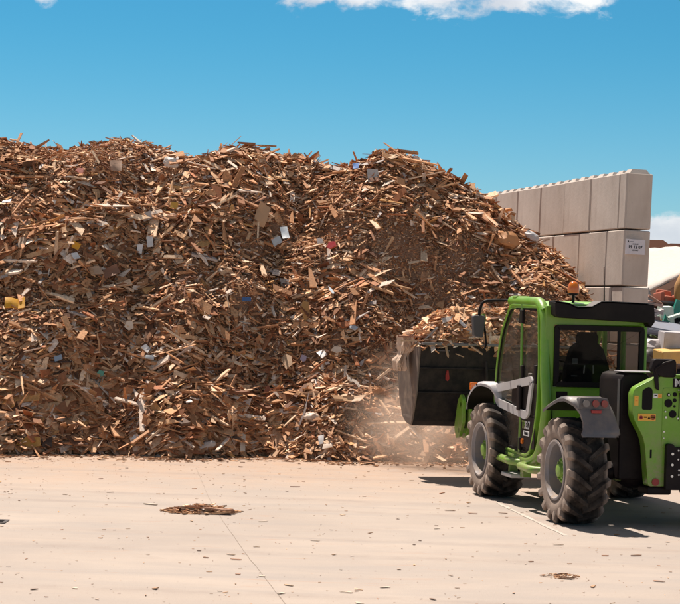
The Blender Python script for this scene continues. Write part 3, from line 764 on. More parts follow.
# ------------------------------------------------------------------ block wall
wdir = Vector((-.229, 1, 0)).normalized(); wang = math.atan2(.229, 1)
wall = empty('block_wall', (4.17, 28.5, 0), wang); wall.rotation_euler = (0, R(1.1), wang)
tag(wall, 'tall grey wall of stacked precast concrete blocks behind the heap', 'block wall')
BH = .862; BT = .445; BL = 1.235
_bm_cache = {}
def block_mesh(L_, studs):
    key = (round(L_, 3), studs)
    if key in _bm_cache: return _bm_cache[key]
    bm = nb(); g = .011
    # bevelled block with shallow formwork grooves
    prism(bm, roundpoly([(g, g), (BT-g, g), (BT-g, L_-g), (g, L_-g)], .024, 1), g, BH-g, 'z')
    bmesh.ops.bevel(bm, geom=[e for e in bm.edges if abs(e.verts[0].co.z-e.verts[1].co.z) < 1e-4], offset=.013, segments=1, affect='EDGES', clamp_overlap=True)
    if studs:
        k = max(1, round(L_/.41))
        for i in range(k):
            yc = L_*(i+.5)/k
            vs_ = box(bm, BT/2-.16, BT/2+.16, yc-.13, yc+.13, BH-g-.002, BH+.05)
            for v in vs_:
                if v.co.z > BH: v.co.x = BT/2+(v.co.x-BT/2)*.72; v.co.y = yc+(v.co.y-yc)*.7
    bmesh.ops.recalc_face_normals(bm, faces=bm.faces[:])
    me = bpy.data.meshes.new('block'); bm.to_mesh(me); bm.free(); me.materials.append(M['concrete']); me.shade_flat()
    _bm_cache[key] = me; return me
ends = [.30, .74, .48, .74, .32]
for row in range(5):
    y_ = 0; first = ends[4-row]*1.0; n = 0
    rr = random.Random(row)
    while y_ < 13.0:
        L_ = first if n == 0 else BL
        o = bpy.data.objects.new('block', block_mesh(L_, row == 4)); C.objects.link(o); o.parent = wall
        o.location = (rr.uniform(-.012, .012), y_, row*BH); o.rotation_euler = (0, rr.uniform(-.002, .002), 0)
        y_ += L_; n += 1
# sign on the end face
sx, sz = None, None
sg = empty('wall_sign', (0, 0, 0))
p = at(635.2, 246.8, 28.44); sg.location = p; sg.rotation_euler = (0, R(1.1), wang-R(1))
tag(sg, 'small white sign with black numbers fixed to the end of the block wall', 'sign')
bm = nb(); box(bm, -.155, .155, -.006, .006, -.112, .112); obj('plate', bm, scrap('sign_white', (.62, .60, .66), .5, .1), sg, bevel=.002)
text('lettering', '19 12 07', .064, M['blackink'], sg, (0, -.0075, -.005), (PI/2, 0, 0), .0015)
text('lettering', 'CODICE', .026, M['blackink'], sg, (0, -.0075, .040), (PI/2, 0, 0))
text('lettering', 'LEGNO', .030, M['blackink'], sg, (0, -.0075, -.052), (PI/2, 0, 0))
bm = nb(); prism(bm, [(-.128, .095), (-.118, .098), (-.10, .070), (-.096, .062), (-.112, .066)], -.0085, -.0066, 'y'); box(bm, -.085, -.03, -.0085, -.0066, .074, .079)
obj('emblem', bm, M['blackink'], sg)

# ------------------------------------------------------------------ background: arched white tent, far roofs
def shed():
    t = empty('low_shed', (at(680, 300, 62).x, 62, 0)); tag(t, 'low shed with a big pale sloping roof seen right of the block wall', 'shed')
    I = Matrix.Translation(-Vector(t.location))
    A_, B_, D_ = I @ at(596, 316, 60), I @ at(735, 246.5, 62), I @ at(596, 250, 77)
    E_ = I @ at(735, 244, 77)
    bm = nb(); N_ = 26; rings = []
    for i in range(N_+1):
        lo, hi = A_.lerp(B_, i/N_), D_.lerp(E_, i/N_)
        rings.append([bm.verts.new(lo.lerp(hi, k/8)+Vector((0, 0, .05*mnoise.noise(Vector((i*.9, k*1.3, 0)))))) for k in range(9)])
    for i in range(N_):
        for k in range(8): bm.faces.new((rings[i][k], rings[i+1][k], rings[i+1][k+1], rings[i][k+1]))
    o = obj('roof', bm, scrap('white_tarpaulin', (.56, .505, .46), .8, .35), t, smooth=60); q = o.modifiers.new('s', 'SOLIDIFY'); q.thickness = .06; q.offset = -1
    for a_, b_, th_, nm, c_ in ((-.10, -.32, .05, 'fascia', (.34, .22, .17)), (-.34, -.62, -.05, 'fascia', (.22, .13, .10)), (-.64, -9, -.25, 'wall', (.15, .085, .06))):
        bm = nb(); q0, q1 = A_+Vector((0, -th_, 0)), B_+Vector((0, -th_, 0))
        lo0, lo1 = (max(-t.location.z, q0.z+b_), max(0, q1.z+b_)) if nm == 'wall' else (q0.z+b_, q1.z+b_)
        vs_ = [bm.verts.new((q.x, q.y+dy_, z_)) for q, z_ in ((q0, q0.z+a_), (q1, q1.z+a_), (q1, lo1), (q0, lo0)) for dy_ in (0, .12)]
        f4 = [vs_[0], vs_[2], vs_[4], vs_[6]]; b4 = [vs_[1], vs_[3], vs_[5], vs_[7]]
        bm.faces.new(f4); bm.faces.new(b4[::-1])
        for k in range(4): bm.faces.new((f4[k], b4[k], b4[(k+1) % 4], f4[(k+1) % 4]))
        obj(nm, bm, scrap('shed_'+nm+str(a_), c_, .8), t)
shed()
def far_house(x, y, w_, d_, e_, r_, lab, rz=0):
    t = empty('house', (x, y, 0), rz); tag(t, lab, 'house')
    bm = nb(); box(bm, -w_/2, w_/2, -d_/2, d_/2, 0, e_); obj('wall', bm, scrap('far_wall', (.36, .24, .19), .9), t)
    bm = nb(); prism(bm, [(-w_/2-.3, e_), (w_/2+.3, e_), (w_/2-w_*.35, r_), (-w_/2+w_*.35, r_)], -d_/2-.3, d_/2+.3, 'y')
    obj('roof', bm, scrap('far_roof', (.30, .16, .12), .9), t)
    bm = nb(); box(bm, -w_*.3, -w_*.3+.8, -d_/2-.05, -d_/2+.0, e_*.5, e_*.8); box(bm, w_*.1, w_*.1+.8, -d_/2-.05, -d_/2, e_*.5, e_*.8)
    obj('window', bm, scrap('far_glass', (.08, .09, .1), .3), t)
far_house(at(648, 250, 150).x, 150, 2.2+2.0, 6, 6.8, 8.0, 'brown roofed house whose gable shows just past the wall top')
far_house(at(671, 250, 160).x, 160, 4.2, 6, 7.1, 8.15, 'small brown roof peeking over the white hall at the right')
bm = nb(); box(bm, at(640, 250, 170).x, 60, 170, 174, 0, 6.7)
o = obj('warehouse', bm, scrap('far_wall', (.36, .24, .19), .9)); tag(o, 'long low brown warehouse far behind the white hall', 'warehouse')

# ------------------------------------------------------------------ bulky waste heap right of the wall
bm = nb(); r_ = random.Random(3)
gn = 34
gr = [[None]*gn for _ in range(gn)]
for i in range(gn):
    for j in range(gn):
        x_ = 4.9+i*.22; y_ = 31.2+j*.24
        e = min(1, (x_-4.9)/.5)*min(1, (y_-31.2)/2.6)*min(1, (12.1-x_)/1.5)*min(1, (39.2-y_)/1.5)
        e = max(0, e); z_ = e*(2.25+.35*mnoise.noise(Vector((x_*1.3, y_*1.3, 0)))+.35*mnoise.noise(Vector((x_*4, y_*4, 3))))-.03
        gr[i][j] = bm.verts.new((x_, y_, z_))
for i in range(gn-1):
    for j in range(gn-1): bm.faces.new((gr[i][j], gr[i+1][j], gr[i+1][j+1], gr[i][j+1]))
def junk_mat():
    m, nt_, out_ = new('mixed_rubbish'); v = coord(nt_)
    vo = nt_.n('ShaderNodeTexVoronoi'); vo.inputs['Scale'].default_value = 3.4; nt_.l(v, vo.inputs['Vector'])
    sep_ = nt_.n('ShaderNodeSeparateColor'); nt_.l(vo.outputs['Color'], sep_.inputs[0])
    c = ramp(nt_, sep_.outputs[0], [(0, (.03, .025, .03)), (.3, (.07, .055, .06)), (.45, (.2, .14, .1)), (.6, (.04, .05, .07)), (.72, (.35, .3, .28)), (.85, (.10, .06, .04)), (.95, (.45, .4, .38))], 'CONSTANT')
    principled(nt_, out_, c, .8, 0, noise(nt_, 9, 6, .7, v), .8, .06); return m
o = obj('rubbish_heap', bm, junk_mat(), smooth=20); tag(o, 'heap of mixed bulky rubbish behind the loader at the right edge', 'rubbish heap', kind='stuff')
n = 1300; rj = np.random.default_rng(8); x = rj.uniform(5.1, 11.6, n); y = rj.uniform(31.6, 37, n)
ee = np.clip((x-4.9)/.5, 0, 1)*np.clip((y-31.2)/2.6, 0, 1); z = ee*2.3+rj.uniform(0, .12, n)
JC = np.array([[.5, .46, .46], [.30, .14, .10], [.06, .10, .14], [.04, .035, .04], [.42, .28, .16], [.12, .30, .26], [.55, .40, .36], [.16, .17, .2], [.5, .34, .1]])
Ln = np.exp(rj.normal(math.log(.26), .45, n)); P = pieces(np.stack([x, y, z], 1), np.tile([-.05, -.35, .9], (n, 1)), Ln, Ln*rj.uniform(.15, .8, n), rj.uniform(.005, .04, n), np.full(n, .5), JC[rj.integers(0, len(JC), n)]*rj.uniform(.6, 1.2, (n, 1)), rj, 4)
me = np_mesh('rubbish_shards', P[0], P[1], P[2], [M['wood']]); o = bpy.data.objects.new('rubbish_shards', me); C.objects.link(o)
tag(o, 'tangle of broken coloured shards covering the rubbish heap', 'rubbish', kind='stuff')
def soft_box(w_, d_, h_, bev=.06):
    bm = nb(); box(bm, -w_/2, w_/2, -d_/2, d_/2, 0, h_); bmesh.ops.bevel(bm, geom=bm.edges[:], offset=bev, segments=3, affect='EDGES'); return bm
def junk(name, px, py, Y, bm, mat, lab, cat, rot=(0, 0, 0), smooth=40):
    o = obj(name, bm, mat, smooth=smooth); o.location = at(px, py, Y); o.rotation_euler = rot; tag(o, lab, cat); return o
# armchair
ac = empty('armchair', at(667, 304, 34.2)); ac.scale = (.72, .72, .8); ac.rotation_euler = (R(-8), R(6), R(25)); tag(ac, 'salmon pink padded armchair on top of the rubbish heap', 'armchair')
mp_ = scrap('pink_upholstery', (.48, .15, .10), .9)
bm = nb(); box(bm, -.2, .2, -.2, .18, .0, .16); obj('seat', bm, mp_, ac, bevel=.05, seg=3)
bm = nb(); box(bm, -.22, .22, .10, .22, .10, .34); obj('backrest', bm, mp_, ac, bevel=.05, seg=3)
for s in (-1, 1):
    bm = nb(); box(bm, s*.25-.05, s*.25+.05, -.2, .2, .0, .24); obj('armrest', bm, mp_, ac, bevel=.04, seg=3)
bm = nb(); tube(bm, [(0, 0, 0), (0, .0, .1), (0, 0, .3), (0, 0, .5), (0, 0, .6)], [.10, .17, .21, .17, .08], 18)
junk('basket', 682, 304, 34.0, bm, scrap('straw', (.50, .27, .10), .8), 'round straw coloured basket at the right edge on the rubbish heap', 'basket', (.1, .2, 0), 60)
bm = nb(); prism(bm, [(-.16, 0), (.2, -.04), (.24, .22), (-.1, .27)], -.03, .03, 'y'); junk('plastic_board', 680, 315, 33.6, bm, scrap('teal_plastic', (.01, .27, .22), .5), 'teal green plastic board at the right edge of the rubbish heap', 'plastic board', (.1, .05, .2))
bm = nb(); prism(bm, [(-.12, 0), (.14, -.02), (.12, .27), (-.10, .28)], -.1, .1, 'y'); junk('box', 665, 322, 33.5, bm, scrap('mint_white', (.62, .74, .68), .5), 'mint white box below the pink armchair', 'box', (.1, -.08, .2))
bm = nb(); prism(bm, [(-.14, 0), (.16, 0), (.10, .05), (.02, .10), (-.02, .20), (-.05, .08)], -.03, .03, 'y'); junk('plastic_board', 665.5, 325, 33.2, bm, scrap('teal2', (.02, .22, .17), .5), 'small pointed teal green piece in front of the mint white box', 'plastic board', (.2, 0, .1))
bm = soft_box(1.1, .7, .13, .04); junk('mattress', 666, 333, 32.6, bm, scrap('blue_grey_cloth', (.22, .24, .30), .9), 'thin blue grey mattress lying across the rubbish heap', 'mattress', (.25, .15, .1))
bm = soft_box(.55, .4, .34, .01); junk('box', 676, 352, 32.0, bm, scrap('white_board', (.52, .50, .53), .6), 'off white cabinet box above the yellow box', 'box', (.05, .03, .1))
bm = soft_box(.52, .4, .20, .012); junk('box', 672, 362, 31.6, bm, scrap('yellow_card', (.68, .44, .14), .6), 'yellow box behind the mirror of the loader', 'box', (.1, -.05, .25))
bm = nb(); bmesh.ops.create_icosphere(bm, subdivisions=3, radius=.25)
for v in bm.verts: v.co = Vector((v.co.x*1.2, v.co.y, v.co.z*.6))*(1+.3*mnoise.noise(v.co*7)+.15*mnoise.noise(v.co*17))
junk('plastic_bag', 650, 347, 32.2, bm, scrap('white_bag', (.58, .54, .55), .5), 'crumpled white plastic bag beside the cab roof edge', 'bag', smooth=50)
bm = nb(); bmesh.ops.create_icosphere(bm, subdivisions=3, radius=.3)
for v in bm.verts: v.co = Vector((v.co.x, v.co.y, v.co.z*.8))*(1+.25*mnoise.noise(v.co*5)+.12*mnoise.noise(v.co*15))
junk('plastic_bag', 651, 362, 32.0, bm, scrap('black_bag', (.02, .018, .022), .35), 'crumpled black plastic bag below the white one', 'bag', smooth=50)
PK = [(652, 303, 22, -12, (.50, .34, .29), 'thin pinkish slat, topmost of the slats left of the armchair'), (652, 309, 24, -20, (.46, .40, .40), 'pale grey slat just under the topmost pinkish slat'), (655, 314, 20, 25, (.55, .50, .50), 'whitish slat tilting up beside the mint white box'),
      (651, 319, 18, 8, (.40, .26, .24), 'reddish brown slat above the blue grey mattress'), (655, 300, 16, -30, (.34, .18, .13), 'short rust brown slat against the armchair'), (658, 339, 18, -25, (.10, .16, .06), 'thin olive green cord like strip below the mattress'), (676, 316, 16, 20, (.42, .55, .48), 'pale green slat right of the mint white box')]
for i, (px, py, wp, rl, c_, lab) in enumerate(PK):
    L_ = wp*33/F; bm = nb(); box(bm, -L_/2, L_/2, -.04, .04, -.02, .025)
    junk('slat', px, py, 33.0, bm, scrap('slat%d' % i, c_, .6), lab, 'slat', (.3, -R(rl), .2*(i % 3)))

# ------------------------------------------------------------------ telehandler
TX, TY, TA = 3.19, 19.8, R(12.5)
T = empty('telehandler', (TX, TY, 0), TA)
tag(T, 'lime green telescopic loader with a black bucket digging at the wood heap', 'loader')
G, K = M['green'], M['black']

def wheel(x, y, s):
    """s=-1 left, +1 right: outer side"""
    RW, HW = .545, .20
    bm = nb()
    pr = [(-.175, .300), (-.195, .330), (-.212, .380), (-.212, .430), (-.200, .462), (-.175, .478), (-.08, .486), (.0, .488), (.08, .486), (.175, .478), (.200, .462), (.212, .430), (.212, .380), (.195, .330), (.175, .300)]
    lathe_x(bm, pr, 72)
    NL = 17
    for sd in (-1, 1):
        for k in range(NL):
            a0 = 2*PI*(k+(.5 if sd > 0 else 0))/NL
            # lug centreline from near the centre to the shoulder, sweeping backwards, then down the shoulder
            st = [(-.015, .00, .480, .542, .026), (.060, .085, .480, .546, .032), (.125, .165, .474, .545, .036), (.188, .225, .462, .538, .042), (.216, .238, .435, .505, .042), (.214, .245, .395, .445, .026)]
            prev = None
            for (xx, da, ri, ro, hw) in st:
                ring = []
                for (rad, aa) in ((ri, -hw*1.25), (ro, -hw*.8), (ro, hw*.8), (ri, hw*1.25)):
                    an = a0-da*1.25+aa/.53
                    xo = xx if rad == ro or xx < .2 else xx-.012
                    if xx > .2 and rad == ro: xo = xx+.010
                    ring.append(bm.verts.new((sd*xo, rad*math.cos(an), rad*math.sin(an))))
                if prev:
                    for q in range(3): bm.faces.new((prev[q], prev[q+1], ring[q+1], ring[q]))
                else: bm.faces.new(ring)
                prev = ring
            bm.faces.new(prev[::-1])
    rim = nb()
    o_ = s*.0
    prf = [(.16, .315), (.205, .312), (.208, .292), (.190, .284), (.175, .268), (.06, .262), (.00, .250), (-.01, .20), (.02, .15), (.05, .10), (.05, 0.001)]
    lathe_x(rim, [(s*a_, b_) for a_, b_ in prf], 56)
    lathe_x(rim, [(-s*.16, .315), (-s*.205, .310), (-s*.19, .28), (-s*.08, .26), (-s*.05, .25), (-s*.05, .001)], 48)
    w_ = obj('wheel', rim, M['steel'], T, smooth=30); w_.location = (x, y, RW); w_.rotation_euler = (random.Random(x*y).uniform(0, 6), 0, 0)
    ty = obj('tyre', bm, M['rubber'], w_, smooth=28)
    hb = nb(); lathe_x(hb, [(s*.04, .135), (s*.115, .132), (s*.125, .118), (s*.125, .075), (s*.165, .068), (s*.172, .05), (s*.172, .001)], 32)
    for k in range(10):
        an = 2*PI*k/10; cyl(hb, (s*.130, .100*math.cos(an), .100*math.sin(an)), .012, .03, 'x', 6)
    h = obj('hub', hb, M['hubgreen'], w_, smooth=35)
    for k in range(8):
        bb = nb(); an = 2*PI*k/8; cyl(bb, (s*.018, .175*math.cos(an), .175*math.sin(an)), .013, .03, 'x', 6)
        obj('wheel_nut', bb, M['steel'], w_)
    return w_
for (x, y, s) in ((-.79, -.12, -1), (-.79, 2.55, -1), (.79, -.12, 1), (.79, 2.55, 1)): wheel(x, y, s)

# chassis and axles
bm = nb(); prism(bm, [(-.28, .62), (-.28, 1.02), (.60, 1.02), (.95, .78), (3.15, .78), (3.35, .62), (3.35, .45), (-.20, .45)], -.37, .40, 'x')
obj('chassis', bm, G, T, bevel=.02)
for y in (-.12, 2.55):
    bm = nb(); tube(bm, [(-.62, y, .545), (-.35, y, .545), (-.2, y, .53), (.2, y, .53), (.35, y, .545), (.62, y, .545)], [.11, .09, .16, .16, .09, .11], 18)
    obj('axle', bm, K, T, smooth=40)
# belly side box between the wheels, steps
bm = nb(); prism(bm, [(.62, .48), (.62, .62), (2.02, .62), (2.02, .48), (1.85, .40), (.8, .40)], -.74, -.40, 'x'); obj('side_box', bm, G, T, bevel=.02)
bm = nb(); tube(bm, smooth_path([(-.84, 2.22, .50), (-.90, 2.15, .505), (-.92, 1.62, .49), (-.80, 1.52, .48)], .06), .042, 12); obj('step_bar', bm, G, T, smooth=60)
bm = nb(); tube(bm, smooth_path([(-.84, 1.30, .47), (-.92, 1.26, .47), (-.92, .86, .46), (-.80, .78, .46)], .06), .042, 12); obj('step_bar', bm, G, T, smooth=60)
bm = nb(); box(bm, -.90, -.66, 1.62, 1.98, .30, .345); obj('step', bm, M['silver'], T, bevel=.01)
bm = nb(); box(bm, -.80, -.70, 1.50, 1.60, .32, .50); box(bm, -.80, -.70, 1.98, 2.04, .32, .50); obj('step_bracket', bm, G, T, bevel=.008)

# cab: left side frame in plane x=-.80
XL = -.80
door = [(1.03, 2.235), (1.98, 2.25), (2.10, 2.20), (2.36, 1.94), (2.50, 1.60), (2.575, 1.15), (2.46, .80), (2.24, .585), (1.36, .555), (1.20, .60), (1.06, .85), (.97, 1.15), (.955, 1.60)]
dr = roundpoly(door, .10, 4)
hole = inset(dr, .035)
bm = nb(); prism(bm, dr, XL-.035, XL+.03, 'x', hole=hole); obj('door_frame', bm, G, T, bevel=.010)
bm = nb(); prism(bm, inset(dr, .033), XL-.010, XL-.004, 'x'); dg = obj('side_glass', bm, M['glass'], T, smooth=0)
h2 = inset(dr, .037); bm = nb(); prism(bm, h2, XL-.022, XL-.012, 'x', hole=inset(h2, .028)); obj('glass_edge', bm, K, dg)
# rear pillar: thick green tube from the roof down to the sill
bm = nb(); tube(bm, smooth_path([(XL+.02, 2.12, 2.275), (XL+.02, 1.10, 2.265), (XL+.02, .93, 2.12), (XL+.02, .90, 1.55), (XL+.02, .80, 1.10), (XL+.02, .97, .62), (XL+.02, 1.25, .515), (XL+.02, 2.18, .545)], .16, 6), .058, 14)
obj('pillar', bm, G, T, smooth=60)
bm = nb(); tube(bm, smooth_path([(XL+.01, 2.08, 2.27), (XL+.01, 2.37, 1.97), (XL+.01, 2.52, 1.60), (XL+.01, 2.60, 1.15), (XL+.01, 2.48, .78), (XL+.01, 2.2, .55)], .12, 5), .022, 10)
obj('pillar', bm, G, T, smooth=60)
bm = nb(); tube(bm, [(XL-.03, 1.60, 2.24), (XL-.03, 1.56, 1.36)], .016, 8); tube(bm, [(XL-.03, 1.55, 1.02), (XL-.03, 1.56, .60)], .016, 8); obj('door_bar', bm, G, T)
for (ya, yb, za, zb) in ((1.55, 1.66, 2.03, 2.18), (1.51, 1.60, 1.40, 1.56), (1.02, 1.10, 1.38, 1.58), (1.51, 1.60, .62, .76)):
    bm = nb(); box(bm, XL-.045, XL-.01, ya, yb, za, zb); obj('hinge', bm, K, T, bevel=.01)
# silver surround with its dark inset
so1 = roundpoly([(2.51, 1.23), (2.42, 1.31), (1.18, 1.455), (1.10, 1.40), (1.22, 1.02), (1.34, .97), (2.34, 1.06), (2.46, 1.12)], .03, 3)
bm = nb(); prism(bm, so1, XL-.052, XL-.030, 'x', hole=inset(so1, .092)); obj('door_trim', bm, M['silver'], T, bevel=.006)
bm = nb(); prism(bm, [(1.20, 1.36), (1.90, 1.28), (1.90, 1.10), (1.33, 1.05)], XL-.026, XL-.020, 'x'); obj('door_pocket', bm, K, T)
bm = nb(); box(bm, XL-.07, XL-.03, 1.50, 1.60, 1.06, 1.34); obj('door_handle', bm, K, T, bevel=.012)
# model lettering low on the door
bm = nb(); box(bm, XL-.030, XL-.024, 1.05, 1.52, .66, 1.00); pl = obj('lower_panel', bm, K, T)
for p_, s_, mt_ in (((XL-.032, 1.43, .905), 'TF', 'green'), ((XL-.032, 1.30, .905), '33.7', 'white')):
    text('lettering', s_, .12, M[mt_], pl, p_, (PI/2, 0, -PI/2), .003, sx=.9)
bm = nb(); box(bm, XL-.034, XL-.030, 1.22, 1.42, .79, .845); obj('label_plate', bm, M['white'], pl)
text('lettering', 'TURBO', .045, M['blackink'], pl, (XL-.036, 1.32, .817), (PI/2, 0, -PI/2))
for (y, z) in ((1.44, .725), (2.27, .70)):
    bm = nb(); cyl(bm, (XL-.038, y, z), .030, .02, 'x', 16); obj('side_marker', bm, M['amber'], T)
# rear face of the cab in plane y=.85
YR = .86
outer = [(-.80, .70), (-.80, 2.23), (.36, 2.23), (.36, .70)]
win = [(-.70, 1.36), (-.70, 2.03), (.325, 2.03), (.325, 1.36)]
def dense(poly, k=6):
    out_ = []
    for i in range(len(poly)):
        a_, b_ = Vector(poly[i]), Vector(poly[(i+1) % len(poly)])
        for q in range(k): out_.append(tuple(a_.lerp(b_, q/k)))
    return out_
bm = nb(); prism(bm, outer, YR, YR+.05, 'y', hole=win); obj('rear_panel', bm, G, T, bevel=.008)
wr = roundpoly(win, .05, 4)
bm = nb(); prism(bm, wr, YR-.03, YR+.01, 'y', hole=inset(wr, .055)); rw = obj('rear_window', bm, K, T, smooth=30)
bm = nb(); prism(bm, inset(wr, .05), YR-.012, YR-.006, 'y'); obj('pane', bm, M['rearglass'], rw, smooth=0)
bm = nb(); box(bm, .02, .05, YR-.02, YR-.0, 1.41, 1.98); obj('mullion', bm, K, rw)
bm = nb(); box(bm, .225, .30, YR-.036, YR-.032, 1.42, 1.48); obj('sticker', bm, scrap('pale_sticker', (.35, .42, .50), .5, .1), rw)
bm = nb(); box(bm, -.66, -.53, YR-.008, YR+.01, 1.24, 1.31); obj('vent', bm, K, T, bevel=.006)
bm = nb(); box(bm, -.78, -.70, YR-.02, YR+.0, .78, 1.16); obj('pillar_trim', bm, K, T, bevel=.01)
# right side and front of the cab
bm = nb()
for (y, z0, z1) in ((.92, 1.3, 2.22), (1.55, 1.3, 2.22), (2.15, 1.3, 2.2)): box(bm, .33, .38, y-.03, y+.03, z0, z1)
box(bm, .33, .38, .92, 2.2, 1.28, 1.36); box(bm, .33, .38, .92, 2.2, 2.16, 2.22); obj('right_frame', bm, G, T, bevel=.01)
bm = nb(); box(bm, .352, .358, .95, 2.15, 1.36, 2.16); obj('side_glass', bm, M['glass'], T)
bm = nb(); box(bm, -.765, -.745, 1.10, 2.44, .60, 1.02); obj('inner_panel', bm, scrap('interior_brown', (.10, .058, .042), .6, .5), T)
bm = nb(); prism(bm, [(-.79, 0), (.34, 0), (.34, 1), (-.79, 1)], 0, .006, 'z')
for v in bm.verts:
    t_ = v.co.y; z_ = 1.0+1.15*t_; y_ = 2.52-.38*t_**2; v.co = Vector((v.co.x, y_+v.co.z, z_))
obj('windscreen', bm, M['glass'], T, smooth=0)
bm = nb(); tube(bm, [(.34, 2.14, 2.2), (.34, 2.4, 1.7), (.34, 2.5, 1.0)], .03, 10); obj('pillar', bm, G, T)
bm = nb(); box(bm, -.78, .34, 2.46, 2.54, .75, 1.05); obj('front_panel', bm, G, T, bevel=.01)
bm = nb(); box(bm, -.76, .34, .95, 2.45, .60, .66); obj('cab_floor', bm, K, T)
bm = nb(); box(bm, .345, .40, .92, 2.4, .66, 1.28); obj('right_panel', bm, G, T)
# roof
bm = nb(); rings = []
for j in range(9):
    y = .90+j*.15
    dz = -.03*((j-4)/4)**4-.02*max(0, (j-6)/2)
    rings.append([bm.verts.new((-.83+1.22*i/10, y, 2.215+.075*(1-((i-5)/5)**6)+dz)) for i in range(11)])
for j in range(8):
    for i in range(10): bm.faces.new((rings[j][i], rings[j][i+1], rings[j+1][i+1], rings[j+1][i]))
bt = bmesh.ops.extrude_face_region(bm, geom=bm.faces[:])
for v in [g_ for g_ in bt['geom'] if isinstance(g_, bmesh.types.BMVert)]: v.co.z = 2.20
obj('roof', bm, paint('light_green_roof', (.24, .52, .10), .5, .2), T, smooth=50)
bm = nb(); prism(bm, [(-.755, 2.285), (-.60, 2.265), (-.50, 2.225), (-.34, 2.235), (-.235, 2.292), (-.10, 2.296), (.375, 2.285), (.39, 2.10), (.34, 2.03), (.31, 2.085), (-.70, 2.115), (-.745, 2.14)], .70, .93, 'y')
for v in bm.verts:
    if v.co.y < .75: v.co.z -= .01
obj('visor', bm, K, T, bevel=.012)
bm = nb(); prism(bm, [(-.75, 2.289), (-.60, 2.269), (-.50, 2.229), (-.34, 2.239), (-.235, 2.296), (-.10, 2.300), (.37, 2.289), (.37, 2.283), (-.1, 2.294), (-.235, 2.290), (-.34, 2.233), (-.50, 2.223), (-.60, 2.263), (-.75, 2.283)], .69, .96, 'y')
obj('visor_edge', bm, M['darkgrey'], T)
# beacon
bc = nb(); cyl(bc, (-.44, 1.02, 2.31), .016, .14, 'z', 10); cyl(bc, (-.44, 1.02, 2.365), .05, .02, 'z', 20); b_ = obj('beacon', bc, K, T)
bm = nb(); prf = [(0, .062), (.05, .066), (.085, .060), (.115, .045), (.128, .02), (.13, .001)]
rings = [[bm.verts.new((-.44+r0*math.cos(2*PI*k/24), 1.02+r0*math.sin(2*PI*k/24), 2.375+z0)) for k in range(24)] for z0, r0 in prf]
for j in range(len(prf)-1):
    for k in range(24): bm.faces.new((rings[j][k], rings[j][(k+1) % 24], rings[j+1][(k+1) % 24], rings[j+1][k]))
bm.faces.new(rings[0][::-1]); obj('beacon_dome', bm, M['amber'], b_, smooth=60)
bm = nb(); tube(bm, [(.30, 2.05, 2.26), (.296, 2.05, 2.45), (.285, 2.05, 2.70)], [.010, .007, .005], 6); obj('antenna', bm, K, T)
# interior: seat, headrest, console, wheel
st = nb(); box(st, -.42, .10, 1.30, 1.75, 1.02, 1.16); s_ = obj('seat', st, M['seat'], T, bevel=.04, seg=3)
bm = nb(); prism(bm, [(-.44, 1.12), (-.43, 1.55), (-.36, 1.78), (-.30, 1.83), (-.07, 1.83), (-.01, 1.77), (.08, 1.52), (.12, 1.12)], 1.20, 1.32, 'y'); obj('backrest', bm, M['seat'], s_, smooth=0)
bm = nb(); prism(bm, [(-.30, 1.82), (-.31, 1.90), (-.28, 1.955), (-.11, 1.955), (-.08, 1.90), (-.09, 1.82)], 1.17, 1.28, 'y'); obj('headrest', bm, M['seat'], s_, smooth=0)
bm = nb(); box(bm, -.37, -.31, 1.182, 1.19, 1.60, 1.66); box(bm, -.38, -.31, 1.182, 1.19, 1.465, 1.475); obj('seat_tag', bm, M['panel'], s_)
bm = nb(); tube(bm, [(-.24, 1.17, 1.50), (-.235, 1.165, 1.59)], .008, 6); tube(bm, [(-.13, 1.17, 1.50), (-.135, 1.165, 1.59)], .008, 6); obj('seat_lever', bm, M['silver'], s_)
bm = nb(); box(bm, -.62, .25, .98, 1.20, .95, 1.40); obj('rear_console', bm, M['seat'], T, bevel=.05)
bm = nb(); box(bm, -.45, .05, 2.18, 2.40, .66, 1.38); co_n = obj('dashboard', bm, K, T, bevel=.05)
ring = [Vector((-.2+.17*math.cos(a_), 2.02+.10*math.sin(a_), 1.47+.14*math.sin(a_))) for a_ in [2*PI*k/24 for k in range(24)]]
bm = nb(); tube(bm, ring, .013, 8, closed=True); tube(bm, [(-.2, 2.02, 1.47), (-.2, 2.2, 1.25)], .02, 8); tube(bm, [ring[0], ring[12]], .01, 6); obj('steering_wheel', bm, K, T)
bm = nb(); tube(bm, [(-.60, 1.95, 1.20), (-.62, 1.88, 1.38)], .014, 8); tube(bm, [(-.62, 1.88, 1.38), (-.63, 1.86, 1.46)], .024, 8); obj('control_lever', bm, M['silver'], T)

# mirrors
bm = nb(); box(bm, -.83, -.66, 1.85, 1.98, 2.19, 2.335); obj('mirror_bracket', bm, G, T, bevel=.012)
bm = nb(); tube(bm, smooth_path([(-.78, 1.98, 2.27), (-.80, 2.30, 2.285), (-1.06, 2.36, 2.27), (-1.10, 2.36, 2.15), (-1.10, 2.36, 1.98)], .07), .017, 10)
tube(bm, smooth_path([(-1.08, 2.37, 2.10), (-1.02, 2.38, 1.95), (-1.0, 2.38, 1.76), (-1.02, 2.37, 1.72)], .05), .013, 8)
mi_ = obj('mirror', bm, K, T, smooth=60)
bm = nb(); prism(bm, roundpoly([(-1.185, 2.10), (-1.17, 1.86), (-1.05, 1.84), (-1.03, 2.10)], .03, 4), 2.33, 2.40, 'y'); obj('mirror_housing', bm, M['darkgrey'], mi_, bevel=.012)
bm = nb(); prism(bm, [(-1.045, 2.12), (-1.05, 1.98), (-1.01, 1.96), (-1.0, 2.08), (-1.015, 2.12)], 2.41, 2.44, 'y'); obj('mirror_back', bm, M['hubgreen'], mi_)

